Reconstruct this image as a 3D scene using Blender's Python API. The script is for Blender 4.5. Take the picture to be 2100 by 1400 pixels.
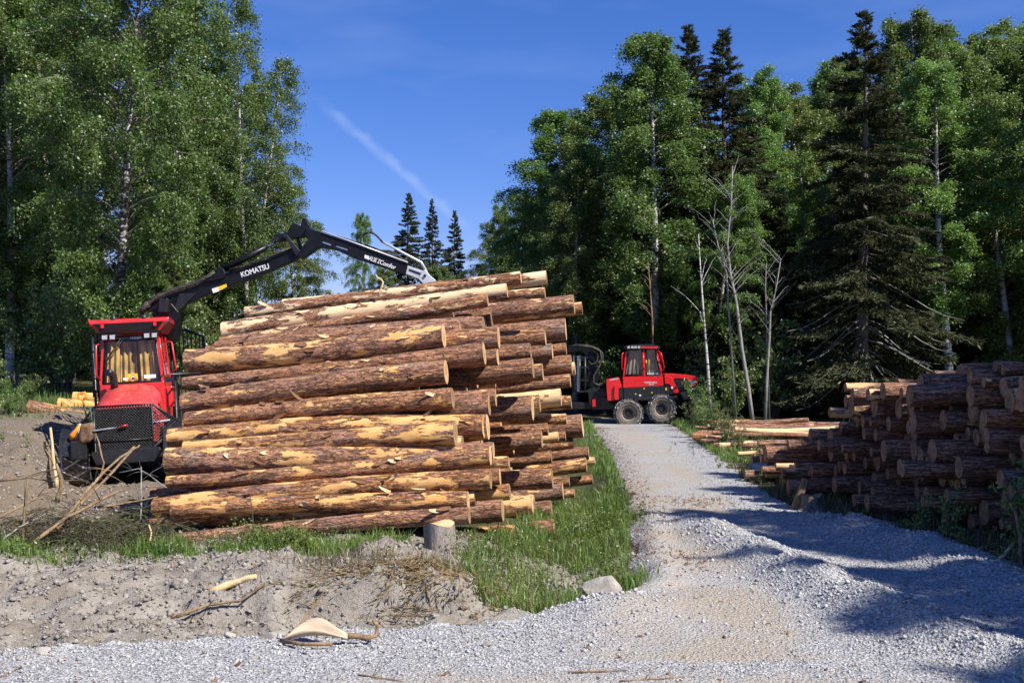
import bpy, math, random
import numpy as np
from mathutils import Vector, Matrix, Quaternion
for o in list(bpy.data.objects): bpy.data.objects.remove(o)
random.seed(7); RNG = np.random.default_rng(7)
SC = bpy.context.scene; COL = SC.collection
R = math.radians
# ------------------------------------------------------------------ camera
CAMZ = 2.6; FPX = 2252.0; HOR = 720.0; CU = 1050.0
cam_d = bpy.data.cameras.new('camera'); cam = bpy.data.objects.new('camera', cam_d); COL.objects.link(cam)
cam_d.sensor_width = 36; cam_d.lens = FPX/2100*36; cam_d.clip_start = .1; cam_d.clip_end = 3000
cam.location = (0, 0, CAMZ); cam.rotation_euler = (R(90)+math.atan(20/FPX), 0, 0)
SC.camera = cam
# ------------------------------------------------------------------ sun, sky, exposure
SUN_AZ = math.atan2(.80, -.60); SUN_EL = R(47)
TOSUN = Vector((math.sin(SUN_AZ)*math.cos(SUN_EL), math.cos(SUN_AZ)*math.cos(SUN_EL), math.sin(SUN_EL)))
sd = bpy.data.lights.new('sun', 'SUN'); sd.energy = 5.0; sd.angle = R(.53); sd.color = (1, .955, .88)
so = bpy.data.objects.new('sun', sd); COL.objects.link(so)
so.rotation_euler = (-TOSUN).to_track_quat('-Z', 'Y').to_euler(); so.location = (30, -30, 40)
SC.view_settings.view_transform = 'Standard'; SC.view_settings.look = 'None'
SC.view_settings.exposure = .62; SC.view_settings.gamma = 1; SC.view_settings.use_curve_mapping = False
def at(u, v, y):
    """pixel of the photograph + distance -> world point"""
    return Vector(((u-CU)/FPX*y, y, CAMZ+(HOR-v)/FPX*y))
W = bpy.data.worlds.new('World'); SC.world = W; W.use_nodes = True
wn = W.node_tree.nodes; wl = W.node_tree.links; wn.clear()
def N(tree, t, **kw):
    n = tree.nodes.new(t)
    for k, v in kw.items():
        if k.startswith('i_'):
            n.inputs[int(k[2:]) if k[2:].isdigit() else k[2:].replace('_', ' ')].default_value = v
        else: setattr(n, k, v)
    return n
def world():
    T = W.node_tree; L = T.links.new
    out = N(T, 'ShaderNodeOutputWorld'); bg = N(T, 'ShaderNodeBackground'); bg.inputs[1].default_value = .095
    sky = N(T, 'ShaderNodeTexSky', sky_type='NISHITA', sun_disc=False, sun_elevation=SUN_EL, sun_rotation=SUN_AZ,
            altitude=200, air_density=.9, dust_density=.15, ozone_density=3.5)
    tc = N(T, 'ShaderNodeTexCoord')
    # thin contrail: a narrow band along a great circle of the sky
    d1 = (at(640, 195, 1)-cam.location).normalized(); d2 = (at(985, 490, 1)-cam.location).normalized()
    n = d1.cross(d2).normalized(); mid = (d1+d2).normalized(); half = d1.angle(d2)/2
    def dot(vec):
        m = N(T, 'ShaderNodeVectorMath', operation='DOT_PRODUCT'); m.inputs[1].default_value = vec
        L(tc.outputs['Generated'], m.inputs[0]); return m.outputs['Value']
    nz = N(T, 'ShaderNodeTexNoise'); nz.inputs['Scale'].default_value = 60; nz.inputs['Detail'].default_value = 6
    mp = N(T, 'ShaderNodeMapping'); L(tc.outputs['Generated'], mp.inputs[0]); L(mp.outputs[0], nz.inputs[0])
    s = N(T, 'ShaderNodeMath', operation='MULTIPLY_ADD'); s.inputs[1].default_value = .008; s.inputs[2].default_value = -.004
    L(nz.outputs[0], s.inputs[0])
    a = N(T, 'ShaderNodeMath', operation='ADD'); L(dot(n), a.inputs[0]); L(s.outputs[0], a.inputs[1])
    ab = N(T, 'ShaderNodeMath', operation='ABSOLUTE'); L(a.outputs[0], ab.inputs[0])
    mr = N(T, 'ShaderNodeMapRange', interpolation_type='SMOOTHSTEP'); mr.inputs[1].default_value = 0; mr.inputs[2].default_value = .0075
    mr.inputs[3].default_value = 1; mr.inputs[4].default_value = 0; L(ab.outputs[0], mr.inputs[0])
    al = N(T, 'ShaderNodeMapRange', interpolation_type='SMOOTHSTEP'); al.inputs[1].default_value = math.cos(half); al.inputs[2].default_value = math.cos(half*.55)
    L(dot(mid), al.inputs[0])
    m1 = N(T, 'ShaderNodeMath', operation='MULTIPLY'); L(mr.outputs[0], m1.inputs[0]); L(al.outputs[0], m1.inputs[1])
    m2 = N(T, 'ShaderNodeMath', operation='MULTIPLY'); L(m1.outputs[0], m2.inputs[0]); L(nz.outputs[0], m2.inputs[1])
    m3 = N(T, 'ShaderNodeMath', operation='MULTIPLY'); L(m2.outputs[0], m3.inputs[0]); m3.inputs[1].default_value = .24
    # faint high cirrus everywhere
    mp2 = N(T, 'ShaderNodeMapping'); mp2.inputs['Scale'].default_value = (2.2, 3, 9); mp2.inputs['Rotation'].default_value = (.3, .25, .5)
    L(tc.outputs['Generated'], mp2.inputs[0])
    n2 = N(T, 'ShaderNodeTexNoise'); n2.inputs['Scale'].default_value = 1.6; n2.inputs['Detail'].default_value = 5; L(mp2.outputs[0], n2.inputs[0])
    c2 = N(T, 'ShaderNodeMapRange'); c2.inputs[1].default_value = .5; c2.inputs[2].default_value = .85; c2.inputs[4].default_value = .13; L(n2.outputs[0], c2.inputs[0])
    ad = N(T, 'ShaderNodeMath', operation='ADD', use_clamp=True); L(m3.outputs[0], ad.inputs[0]); L(c2.outputs[0], ad.inputs[1])
    mx = N(T, 'ShaderNodeMixRGB'); L(ad.outputs[0], mx.inputs[0]); hs = N(T, 'ShaderNodeHueSaturation'); hs.inputs['Saturation'].default_value = 1.36; gm = N(T, 'ShaderNodeGamma'); gm.inputs[1].default_value = .85; L(sky.outputs[0], gm.inputs[0]); L(gm.outputs[0], hs.inputs['Color'])
    tn = N(T, 'ShaderNodeMixRGB', blend_type='MULTIPLY'); tn.inputs[0].default_value = 1; tn.inputs[2].default_value = (.93, .87, 1.3, 1); L(hs.outputs[0], tn.inputs[1])
    L(tn.outputs[0], mx.inputs[1]); mx.inputs[2].default_value = (6.2, 7.0, 8.6, 1)
    L(mx.outputs[0], bg.inputs[0]); L(bg.outputs[0], out.inputs[0])
world()
SC.cycles.use_denoising = True
SC.cycles.max_bounces = 6; SC.cycles.diffuse_bounces = 2; SC.cycles.glossy_bounces = 2
SC.cycles.transmission_bounces = 4; SC.cycles.transparent_max_bounces = 4
# ------------------------------------------------------------------ helpers
def tag(o, label=None, cat=None, group=None, kind=None):
    if label: o['label'] = label
    if cat: o['category'] = cat
    if group: o['group'] = group
    if kind: o['kind'] = kind
    return o
def empty(name, loc=(0, 0, 0), label=None, cat=None, group=None, rot=(0, 0, 0)):
    o = bpy.data.objects.new(name, None); COL.objects.link(o); o.location = loc; o.rotation_euler = rot
    o.empty_display_size = .2
    return tag(o, label, cat, group)
def link(name, me, parent=None):
    o = bpy.data.objects.new(name, me); COL.objects.link(o); o.parent = parent; return o
def npmesh(name, V, F, mat, smooth=False, loops=None):
    """V (n,3) array, F (m,k) array of equal-sized faces"""
    me = bpy.data.meshes.new(name); V = np.asarray(V, np.float32); F = np.asarray(F, np.int32)
    k = F.shape[1]; me.vertices.add(len(V)); me.vertices.foreach_set('co', V.ravel())
    me.loops.add(F.size); me.loops.foreach_set('vertex_index', F.ravel())
    me.polygons.add(len(F)); me.polygons.foreach_set('loop_start', np.arange(0, F.size, k, dtype=np.int32))
    if smooth: me.polygons.foreach_set('use_smooth', np.ones(len(F), bool))
    me.update(calc_edges=True); me.materials.append(mat); return me
class MB:
    def __init__(s): s.v = []; s.f = []; s.sm = []
    def add(s, vs, fs, smooth=False):
        b = len(s.v); s.v += [tuple(p) for p in vs]
        for f in fs: s.f.append([b+i for i in f]); s.sm.append(smooth)
        return s
    def box(s, c, d, rot=None, taper=1):
        c = Vector(c); vs = []
        for z in (-1, 1):
            k = taper if z > 0 else 1
            for x, y in ((-1, -1), (1, -1), (1, 1), (-1, 1)):
                p = Vector((x*d[0]/2*k, y*d[1]/2*k, z*d[2]/2))
                if rot is not None: p = rot @ p
                vs.append(c+p)
        return s.add(vs, [(3, 2, 1, 0), (4, 5, 6, 7), (0, 1, 5, 4), (1, 2, 6, 5), (2, 3, 7, 6), (3, 0, 4, 7)])
    def prism(s, poly, y0, y1, bevel=0):
        """polygon in x,z extruded from y0 to y1; bevel insets both faces a little"""
        P = [Vector((p[0], p[1])) for p in poly]; n = len(P)
        area = sum(P[i].x*P[(i+1) % n].y-P[(i+1) % n].x*P[i].y for i in range(n))
        if area < 0: P.reverse()
        lay = [(y0, 0), (y1, 0)]
        if bevel: lay = [(y0, bevel), (y0+bevel, 0), (y1-bevel, 0), (y1, bevel)]
        vs = []
        for y, ins in lay:
            for i in range(n):
                p = P[i]
                if ins:
                    e1 = (P[i]-P[i-1]).normalized(); e2 = (P[(i+1) % n]-P[i]).normalized()
                    m = Vector((-e1.y-e2.y, e1.x+e2.x)); d = max(.35, (m.length/2)**2)
                    p = p+m/2/d*ins
                vs.append((p.x, y, p.y))
        fs = [tuple(range(n))]
        k = len(lay)
        for a in range(k-1):
            for i in range(n):
                j = (i+1) % n; fs.append((a*n+j, a*n+i, (a+1)*n+i, (a+1)*n+j))
        fs.append(tuple((k-1)*n+i for i in reversed(range(n))))
        return s.add(vs, fs)
    def tube(s, pts, r, seg=8, cap=True, smooth=True):
        pts = [Vector(p) for p in pts]; n = len(pts)
        rs = r if isinstance(r, (list, tuple, np.ndarray)) else [r]*n
        d0 = (pts[1]-pts[0]).normalized(); up = Vector((0, 0, 1)) if abs(d0.z) < .9 else Vector((1, 0, 0))
        a = d0.cross(up).normalized(); vs = []
        for i in range(n):
            d = (pts[min(i+1, n-1)]-pts[max(i-1, 0)]).normalized()
            a = (a-d*a.dot(d))
            a = a.normalized() if a.length > 1e-6 else d.orthogonal().normalized()
            b = d.cross(a)
            for k in range(seg):
                t = 2*math.pi*k/seg; vs.append(pts[i]+(a*math.cos(t)+b*math.sin(t))*rs[i])
        fs = [(i*seg+k, i*seg+(k+1) % seg, (i+1)*seg+(k+1) % seg, (i+1)*seg+k) for i in range(n-1) for k in range(seg)]
        s.add(vs, fs, smooth)
        if cap:
            b = len(s.v)-n*seg
            s.f.append([b+k for k in reversed(range(seg))]); s.sm.append(False)
            s.f.append([b+(n-1)*seg+k for k in range(seg)]); s.sm.append(False)
        return s
    def lathe(s, c, axis, prof, seg=24, smooth=True):
        """prof: list of (distance along axis, radius)"""
        c = Vector(c); ax = Vector(axis).normalized(); a = ax.orthogonal().normalized(); b = ax.cross(a); vs = []
        for h, r in prof:
            for k in range(seg):
                t = 2*math.pi*k/seg; vs.append(c+ax*h+(a*math.cos(t)+b*math.sin(t))*max(r, 1e-4))
        n = len(prof)
        fs = [(i*seg+k, i*seg+(k+1) % seg, (i+1)*seg+(k+1) % seg, (i+1)*seg+k) for i in range(n-1) for k in range(seg)]
        return s.add(vs, fs, smooth)
    def quad(s, a, b, c, d): return s.add([a, b, c, d], [(0, 1, 2, 3)])
    def build(s, name, mat, parent=None, bevel=0):
        me = bpy.data.meshes.new(name); me.from_pydata(s.v, [], s.f)
        me.polygons.foreach_set('use_smooth', s.sm); me.materials.append(mat); me.update()
        o = link(name, me, parent)
        if bevel:
            m = o.modifiers.new('bevel', 'BEVEL'); m.width = bevel; m.segments = 2; m.limit_method = 'ANGLE'; m.angle_limit = R(40)
        return o
# value noise on arrays
def _h(i, j, s):
    n = (i*374761393+j*668265263+s*1442695041) & 0x7fffffff
    n = ((n ^ (n >> 13))*1274126177) & 0x7fffffff
    return ((n ^ (n >> 16)) & 0xffff)/65535.0
def vn(x, y, s=0):
    x = np.asarray(x, float); y = np.asarray(y, float)
    i = np.floor(x).astype(np.int64); j = np.floor(y).astype(np.int64); fx = x-i; fy = y-j
    fx = fx*fx*(3-2*fx); fy = fy*fy*(3-2*fy)
    return (_h(i, j, s)*(1-fx)+_h(i+1, j, s)*fx)*(1-fy)+(_h(i, j+1, s)*(1-fx)+_h(i+1, j+1, s)*fx)*fy
def fbm(x, y, s=0, o=4):
    v = 0; a = .5
    for k in range(o): v = v+a*vn(x*2**k, y*2**k, s+k); a *= .5
    return v/(1-.5**o)
def sstep(a, b, x):
    t = np.clip((np.asarray(x, float)-a)/(b-a), 0, 1); return t*t*(3-2*t)
# ------------------------------------------------------------------ materials
def newmat(name):
    m = bpy.data.materials.new(name); m.use_nodes = True; T = m.node_tree
    b = T.nodes['Principled BSDF']; b.inputs['Specular IOR Level'].default_value = .3
    return m, T, b, T.links.new
def mixc(T, fac, a, b):
    n = T.nodes.new('ShaderNodeMixRGB'); L = T.links.new
    for i, v in ((0, fac), (1, a), (2, b)):
        if isinstance(v, (int, float)): n.inputs[i].default_value = v
        elif isinstance(v, tuple): n.inputs[i].default_value = v+(1,) if len(v) == 3 else v
        else: L(v, n.inputs[i])
    return n.outputs[0]
def mth(T, op, a, b=None, c=None, clamp=False):
    n = T.nodes.new('ShaderNodeMath'); n.operation = op; n.use_clamp = clamp
    for i, v in enumerate((a, b, c)):
        if v is None: continue
        if isinstance(v, (int, float)): n.inputs[i].default_value = v
        else: T.links.new(v, n.inputs[i])
    return n.outputs[0]
def rng_(T, v, a, b, c=0, d=1, smooth=True):
    n = T.nodes.new('ShaderNodeMapRange'); n.interpolation_type = 'SMOOTHSTEP' if smooth else 'LINEAR'
    T.links.new(v, n.inputs[0])
    for i, q in ((1, a), (2, b), (3, c), (4, d)):
        if isinstance(q, (int, float)): n.inputs[i].default_value = q
        else: T.links.new(q, n.inputs[i])
    return n.outputs[0]
def noise(T, co, scale, detail=4, rough=.55):
    n = T.nodes.new('ShaderNodeTexNoise'); n.inputs['Scale'].default_value = scale; n.inputs['Detail'].default_value = detail
    n.inputs['Roughness'].default_value = rough
    if co is not None: T.links.new(co, n.inputs['Vector'])
    return n.outputs['Fac']
def voro(T, co, scale, feat='F1', out='Distance'):
    n = T.nodes.new('ShaderNodeTexVoronoi'); n.feature = feat; n.inputs['Scale'].default_value = scale
    if co is not None: T.links.new(co, n.inputs['Vector'])
    return n.outputs[out]
def ocoord(T, scale=(1, 1, 1), rnd=40):
    tc = T.nodes.new('ShaderNodeTexCoord'); oi = T.nodes.new('ShaderNodeObjectInfo')
    m = T.nodes.new('ShaderNodeMapping'); m.inputs['Scale'].default_value = scale
    T.links.new(tc.outputs['Object'], m.inputs[0])
    if not rnd: return m.outputs[0], oi.outputs['Random'], tc
    c = T.nodes.new('ShaderNodeVectorMath'); c.operation = 'MULTIPLY_ADD'
    cx = T.nodes.new('ShaderNodeCombineXYZ')
    for i in range(3): T.links.new(oi.outputs['Random'], cx.inputs[i])
    c.inputs[1].default_value = (rnd, rnd*1.7, rnd*.6); T.links.new(cx.outputs[0], c.inputs[0]); T.links.new(m.outputs[0], c.inputs[2])
    return c.outputs[0], oi.outputs['Random'], tc
def bump(T, b, h, strength=.5, dist=.02):
    n = T.nodes.new('ShaderNodeBump'); n.inputs['Strength'].default_value = strength; n.inputs['Distance'].default_value = dist
    T.links.new(h, n.inputs['Height']); T.links.new(n.outputs[0], b.inputs['Normal']); return n
def oattr(T, name):
    n = T.nodes.new('ShaderNodeAttribute'); n.attribute_type = 'OBJECT'; n.attribute_name = name; return n.outputs['Fac']
M = {}
def mat_bark_log():
    m, T, b, L = newmat('pine_bark')
    co, rnd, tc = ocoord(T, (.24, 1, 1))
    co2, _, _ = ocoord(T, (.5, 1, 1), 23)
    co3, _, _ = ocoord(T, (.27, 1, 1), 71)
    peel = oattr(T, 'peel'); red = oattr(T, 'red')
    warp = noise(T, co, 6, 3)
    wv = T.nodes.new('ShaderNodeVectorMath'); wv.operation = 'MULTIPLY_ADD'; wv.inputs[1].default_value = (.12, .12, .12)
    L(warp, wv.inputs[0]); L(co, wv.inputs[2])
    edge = voro(T, wv.outputs[0], 24, 'DISTANCE_TO_EDGE')
    fine = noise(T, co2, 38, 6, .7)
    big = noise(T, co2, 3.2, 4)
    plate = mixc(T, rng_(T, fine, .32, .68), (.215, .098, .064), (.56, .30, .20))
    greyish = mixc(T, rng_(T, big, .5, .75, 0, .8), plate, (.38, .31, .28))
    reddish = mixc(T, rng_(T, fine, .3, .7), (.33, .13, .055), (.64, .31, .125))
    bark = mixc(T, mth(T, 'MULTIPLY', red, rng_(T, noise(T, co3, 5, 5), .3, .58)), greyish, reddish)
    co4, _, _ = ocoord(T, (.13, 1, 1), 51)
    rdg = mth(T, 'ABSOLUTE', mth(T, 'SUBTRACT', noise(T, co4, 15, 6, .62), .5))
    ck1 = rng_(T, mth(T, 'ADD', edge, mth(T, 'MULTIPLY', mth(T, 'SUBTRACT', warp, .5), .3)), .0, .10, .45, 1)
    crack = mth(T, 'MULTIPLY', ck1, rng_(T, rdg, .0, .045, .15, 1))
    bark = mixc(T, crack, (.06, .034, .025), bark)
    # peeled patches: bare yellow wood where the feed rollers tore the bark
    pn = noise(T, co3, 6.5, 8, .68)
    thr = mth(T, 'SUBTRACT', .75, mth(T, 'MULTIPLY', peel, .46))
    pm = rng_(T, pn, thr, mth(T, 'ADD', thr, .016))
    wood = mixc(T, rng_(T, noise(T, co2, 7, 5), .3, .7), (.68, .325, .085), (.78, .46, .17))
    wood = mixc(T, rng_(T, noise(T, co3, 30, 4), .55, .75), wood, (.5, .25, .085))
    pale = oattr(T, 'pale'); wood = mixc(T, mth(T, 'MULTIPLY', pale, .8), wood, (.80, .65, .44))
    colr = mixc(T, pm, bark, wood)
    L(colr, b.inputs['Base Color']); b.inputs['Roughness'].default_value = .85
    h = mth(T, 'ADD', mth(T, 'MULTIPLY', crack, .7), mth(T, 'MULTIPLY', fine, .7))
    h = mth(T, 'MULTIPLY', h, mth(T, 'SUBTRACT', 1, mth(T, 'MULTIPLY', pm, .9)))
    h = mth(T, 'SUBTRACT', h, mth(T, 'MULTIPLY', pm, .55))
    bump(T, b, h, .9, .03)
    return m
def mat_sawn():
    m, T, b, L = newmat('sawn_wood')
    co, rnd, tc = ocoord(T, (0, 1, 1), 0)
    ln = T.nodes.new('ShaderNodeVectorMath'); ln.operation = 'LENGTH'; L(co, ln.inputs[0])
    wob = noise(T, tc.outputs['Object'], 9, 3)
    rr = mth(T, 'ADD', mth(T, 'MULTIPLY', ln.outputs['Value'], 230), mth(T, 'MULTIPLY', wob, 6))
    ring = mth(T, 'SINE', rr)
    c = mixc(T, rng_(T, ring, -1, 1, 0, .5), (.66, .44, .24), (.52, .31, .15))
    heart = rng_(T, ln.outputs['Value'], .05, .13); c = mixc(T, heart, (.52, .28, .12), c)
    c = mixc(T, rng_(T, noise(T, tc.outputs['Object'], 4, 4), .5, .8, 0, .6), c, (.38, .27, .19))
    hv = T.nodes.new('ShaderNodeHueSaturation'); L(c, hv.inputs['Color']); L(rng_(T, rnd, 0, 1, .5, 1.1), hv.inputs['Value'])
    L(hv.outputs[0], b.inputs['Base Color']); b.inputs['Roughness'].default_value = .8
    bump(T, b, noise(T, tc.outputs['Object'], 60, 3), .3, .01)
    return m
def mat_simple(name, col, rough=.5, metal=0, var=.15, nscale=6, dirt=None, spec=.4, bmp=0, bscale=30, coat=0):
    m, T, b, L = newmat(name); co, rnd, tc = ocoord(T, (1, 1, 1), 13)
    n = noise(T, co, nscale, 5)
    c = mixc(T, rng_(T, n, .3, .7), tuple(x*(1-var) for x in col), tuple(min(1, x*(1+var)) for x in col))
    if dirt:
        c = mixc(T, rng_(T, noise(T, co, nscale*2.3, 7, .7), dirt[1], dirt[1]+.2, 0, dirt[2]), c, dirt[0])
    L(c, b.inputs['Base Color']); b.inputs['Metallic'].default_value = metal
    b.inputs['Specular IOR Level'].default_value = spec
    L(rng_(T, noise(T, co, nscale*3, 4), .3, .7, max(0, rough-.1), min(1, rough+.15)), b.inputs['Roughness'])
    if coat: b.inputs['Coat Weight'].default_value = coat; b.inputs['Coat Roughness'].default_value = .12
    if bmp: bump(T, b, noise(T, co, bscale, 5), bmp, .02)
    return m
def mat_leaf(name, col, col2, trans=.4, spec=.5, rough=.4, hue=.0):
    m, T, b, L = newmat(name); T.nodes.remove(b)
    tc = T.nodes.new('ShaderNodeTexCoord'); oi = T.nodes.new('ShaderNodeObjectInfo'); geo = T.nodes.new('ShaderNodeNewGeometry')
    n = noise(T, tc.outputs['Object'], .7, 3); rp = geo.outputs['Random Per Island']
    c = mixc(T, rng_(T, mth(T, 'ADD', mth(T, 'MULTIPLY', n, .7), mth(T, 'MULTIPLY', rp, .5)), .35, .85), col, col2)
    hv = T.nodes.new('ShaderNodeHueSaturation'); L(c, hv.inputs['Color'])
    L(rng_(T, oi.outputs['Random'], 0, 1, .485, .515), hv.inputs['Hue']); L(rng_(T, oi.outputs['Random'], 0, 1, .8, 1.2), hv.inputs['Value'])
    d = N(T, 'ShaderNodeBsdfDiffuse'); t = N(T, 'ShaderNodeBsdfTranslucent'); g = N(T, 'ShaderNodeBsdfGlossy'); g.inputs['Roughness'].default_value = rough
    L(hv.outputs[0], d.inputs[0])
    ty = mixc(T, .5, hv.outputs[0], (.3, .42, .04)); tb = T.nodes.new('ShaderNodeHueSaturation'); L(hv.outputs[0], tb.inputs['Color']); tb.inputs['Value'].default_value = 1.25; tb.inputs['Hue'].default_value = .485
    L(tb.outputs[0], t.inputs[0])
    m1 = N(T, 'ShaderNodeMixShader'); m1.inputs[0].default_value = trans; L(d.outputs[0], m1.inputs[1]); L(t.outputs[0], m1.inputs[2])
    fr = N(T, 'ShaderNodeFresnel'); fr.inputs[0].default_value = 1.45
    m2 = N(T, 'ShaderNodeMixShader'); m2.inputs[0].default_value = spec*.5; L(m1.outputs[0], m2.inputs[1]); L(g.outputs[0], m2.inputs[2])
    L(m2.outputs[0], T.nodes['Material Output'].inputs[0]); return m
def mat_birch(name='birch_bark', th=.50):
    m, T, b, L = newmat(name); co, rnd, tc = ocoord(T, (1, 1, 1), 17)
    mp = T.nodes.new('ShaderNodeMapping'); mp.inputs['Scale'].default_value = (2.2, 2.2, 9); L(co, mp.inputs[0])
    n = noise(T, mp.outputs[0], 1.3, 6, .65); n2 = noise(T, co, .8, 3)
    c = mixc(T, rng_(T, n2, .35, .7), (.55, .53, .49), (.30, .28, .25))
    c = mixc(T, rng_(T, n, th, th+.10), c, (.035, .03, .027))
    sx = T.nodes.new('ShaderNodeSeparateXYZ'); L(tc.outputs['Object'], sx.inputs[0])
    c = mixc(T, rng_(T, sx.outputs[2], 2.2, .2, 0, .85), c, (.09, .075, .06))
    L(c, b.inputs['Base Color']); b.inputs['Roughness'].default_value = .7; bump(T, b, n, .4, .02); return m
def mat_trunk(name, c1, c2):
    m, T, b, L = newmat(name); co, rnd, tc = ocoord(T, (1, 1, .3), 17)
    n = noise(T, co, 14, 6, .7); c = mixc(T, rng_(T, n, .3, .7), c1, c2)
    L(c, b.inputs['Base Color']); b.inputs['Roughness'].default_value = .9; bump(T, b, n, .7, .03); return m
def mat_ground():
    m, T, b, L = newmat('ground_soil'); tc = T.nodes.new('ShaderNodeTexCoord'); co = tc.outputs['Object']
    at_ = T.nodes.new('ShaderNodeAttribute'); at_.attribute_name = 'zone'
    sp = T.nodes.new('ShaderNodeSeparateColor'); L(at_.outputs['Color'], sp.inputs[0])
    grav, comp, clay = sp.outputs[0], sp.outputs[1], sp.outputs[2]; green = at_.outputs['Alpha']
    f1 = noise(T, co, 3, 6, .6); f2 = noise(T, co, 28, 5, .7); f3 = noise(T, co, .7, 4)
    vcol = voro(T, co, 34, 'F1', 'Color'); sv = T.nodes.new('ShaderNodeSeparateColor'); L(vcol, sv.inputs[0])
    vd = voro(T, co, 34, 'F1', 'Distance'); v2 = voro(T, co, 75, 'F1', 'Distance')
    floor = mixc(T, rng_(T, f2, .3, .7), (.045, .032, .02), (.13, .09, .055))
    floor = mixc(T, mth(T, 'MULTIPLY', rng_(T, f1, .42, .62), .8), floor, (.05, .075, .02))
    clayc = mixc(T, rng_(T, f1, .3, .7), (.235, .203, .165), (.36, .325, .28))
    clayc = mixc(T, rng_(T, f2, .5, .72, 0, .75), clayc, (.145, .12, .095))
    vc = voro(T, co, 16, 'DISTANCE_TO_EDGE'); fw = noise(T, co, 9, 5, .7)
    clayc = mixc(T, mth(T, 'MULTIPLY', rng_(T, mth(T, 'ADD', vc, mth(T, 'MULTIPLY', mth(T, 'SUBTRACT', fw, .5), .5)), .08, -.03), .5), clayc, (.08, .066, .052))
    clayc = mixc(T, rng_(T, f3, .5, .68, 0, .7), clayc, (.21, .17, .13))
    sxy = T.nodes.new('ShaderNodeSeparateXYZ'); L(co, sxy.inputs[0])
    brown = mixc(T, rng_(T, f2, .3, .7), (.115, .085, .06), (.23, .185, .14))
    clayc = mixc(T, mth(T, 'MULTIPLY', rng_(T, mth(T, 'ADD', sxy.outputs[1], f1), 15.5, 18, 0, .9), 1.0), clayc, brown)
    gravc = mixc(T, sv.outputs[0], (.30, .295, .29), (.54, .53, .52))
    gravc = mixc(T, rng_(T, vd, .5, .75, 0, .7), gravc, (.13, .13, .135))
    compc = mixc(T, rng_(T, f2, .3, .72), (.31, .26, .205), (.48, .425, .36))
    compc = mixc(T, rng_(T, f3, .38, .62), compc, mixc(T, sv.outputs[1], (.3, .285, .265), (.47, .45, .425)))
    c = mixc(T, rng_(T, mth(T, 'ADD', clay, mth(T, 'MULTIPLY', f2, .5)), .55, .85), floor, clayc)
    c = mixc(T, mth(T, 'MULTIPLY', green, rng_(T, f1, .35, .6, .2, .9)), c, (.055, .075, .025))
    c = mixc(T, rng_(T, mth(T, 'ADD', grav, mth(T, 'MULTIPLY', f2, .5)), .6, .9), c, gravc)
    c = mixc(T, rng_(T, mth(T, 'ADD', comp, mth(T, 'MULTIPLY', f1, .6)), .5, .9), c, compc)
    L(c, b.inputs['Base Color']); b.inputs['Roughness'].default_value = .95; b.inputs['Specular IOR Level'].default_value = .12
    h = mth(T, 'ADD', mth(T, 'MULTIPLY', mth(T, 'SUBTRACT', 1, vd), mth(T, 'MULTIPLY', grav, .9)), mth(T, 'MULTIPLY', f2, .8))
    h = mth(T, 'ADD', h, mth(T, 'MULTIPLY', v2, .3))
    bump(T, b, h, .8, .03); return m
def mat_stone(name, c1, c2):
    m, T, b, L = newmat(name); geo = T.nodes.new('ShaderNodeNewGeometry'); tc = T.nodes.new('ShaderNodeTexCoord')
    c = mixc(T, geo.outputs['Random Per Island'], c1, c2)
    c = mixc(T, rng_(T, noise(T, tc.outputs['Object'], .8, 3), .5, .72, 0, .45), c, (.40, .35, .28))
    L(c, b.inputs['Base Color']); b.inputs['Roughness'].default_value = .9; b.inputs['Specular IOR Level'].default_value = .15
    return m
def mat_chips():
    m, T, b, L = newmat('bark_chips'); geo = T.nodes.new('ShaderNodeNewGeometry')
    r = T.nodes.new('ShaderNodeValToRGB'); e = r.color_ramp.elements
    e[0].color = (.07, .04, .025, 1); e[1].color = (.48, .30, .15, 1); e[1].position = 1
    x = e.new(.5); x.color = (.19, .09, .045, 1); x = e.new(.85); x.color = (.30, .15, .07, 1)
    L(geo.outputs['Random Per Island'], r.inputs[0]); L(r.outputs[0], b.inputs['Base Color']); b.inputs['Roughness'].default_value = .85; return m
def mat_glass(name, tint=(.9, .85, .7), alpha=.5):
    """tinted cab glazing: sees through to the cab, mirrors the sky"""
    m, T, b, L = newmat(name); T.nodes.remove(b)
    g = N(T, 'ShaderNodeBsdfGlossy'); g.inputs['Roughness'].default_value = .03
    t = N(T, 'ShaderNodeBsdfTransparent'); t.inputs[0].default_value = tint+(1,)
    lw = N(T, 'ShaderNodeLayerWeight'); fc = mth(T, 'MULTIPLY_ADD', mth(T, 'POWER', lw.outputs['Facing'], 4), .7, .045)
    mx = N(T, 'ShaderNodeMixShader'); L(fc, mx.inputs[0]); L(t.outputs[0], mx.inputs[1]); L(g.outputs[0], mx.inputs[2])
    L(mx.outputs[0], T.nodes['Material Output'].inputs[0]); return m
M['bark'] = mat_bark_log(); M['sawn'] = mat_sawn()
M['birch_bark'] = mat_birch(); M['birch_dark'] = mat_birch('old_birch_bark', .40)
M['spruce_bark'] = mat_trunk('spruce_bark', (.09, .072, .06), (.25, .21, .18))
M['twig'] = mat_trunk('twig_bark', (.05, .04, .032), (.13, .105, .085))
M['limb'] = mat_trunk('birch_limb', (.07, .06, .05), (.30, .28, .25))
M['greytwig'] = mat_trunk('lichen_twig', (.16, .15, .13), (.34, .32, .29))
M['deadwood'] = mat_trunk('broken_stick', (.13, .085, .05), (.36, .24, .13))
M['palewood'] = mat_trunk('pale_split_wood', (.58, .38, .18), (.80, .60, .36))
M['oldwood'] = mat_trunk('weathered_wood', (.17, .145, .125), (.36, .315, .275))
M['birch_leaf'] = mat_leaf('birch_leaf', (.070, .14, .020), (.165, .26, .052), .45, .12, .5)
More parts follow.
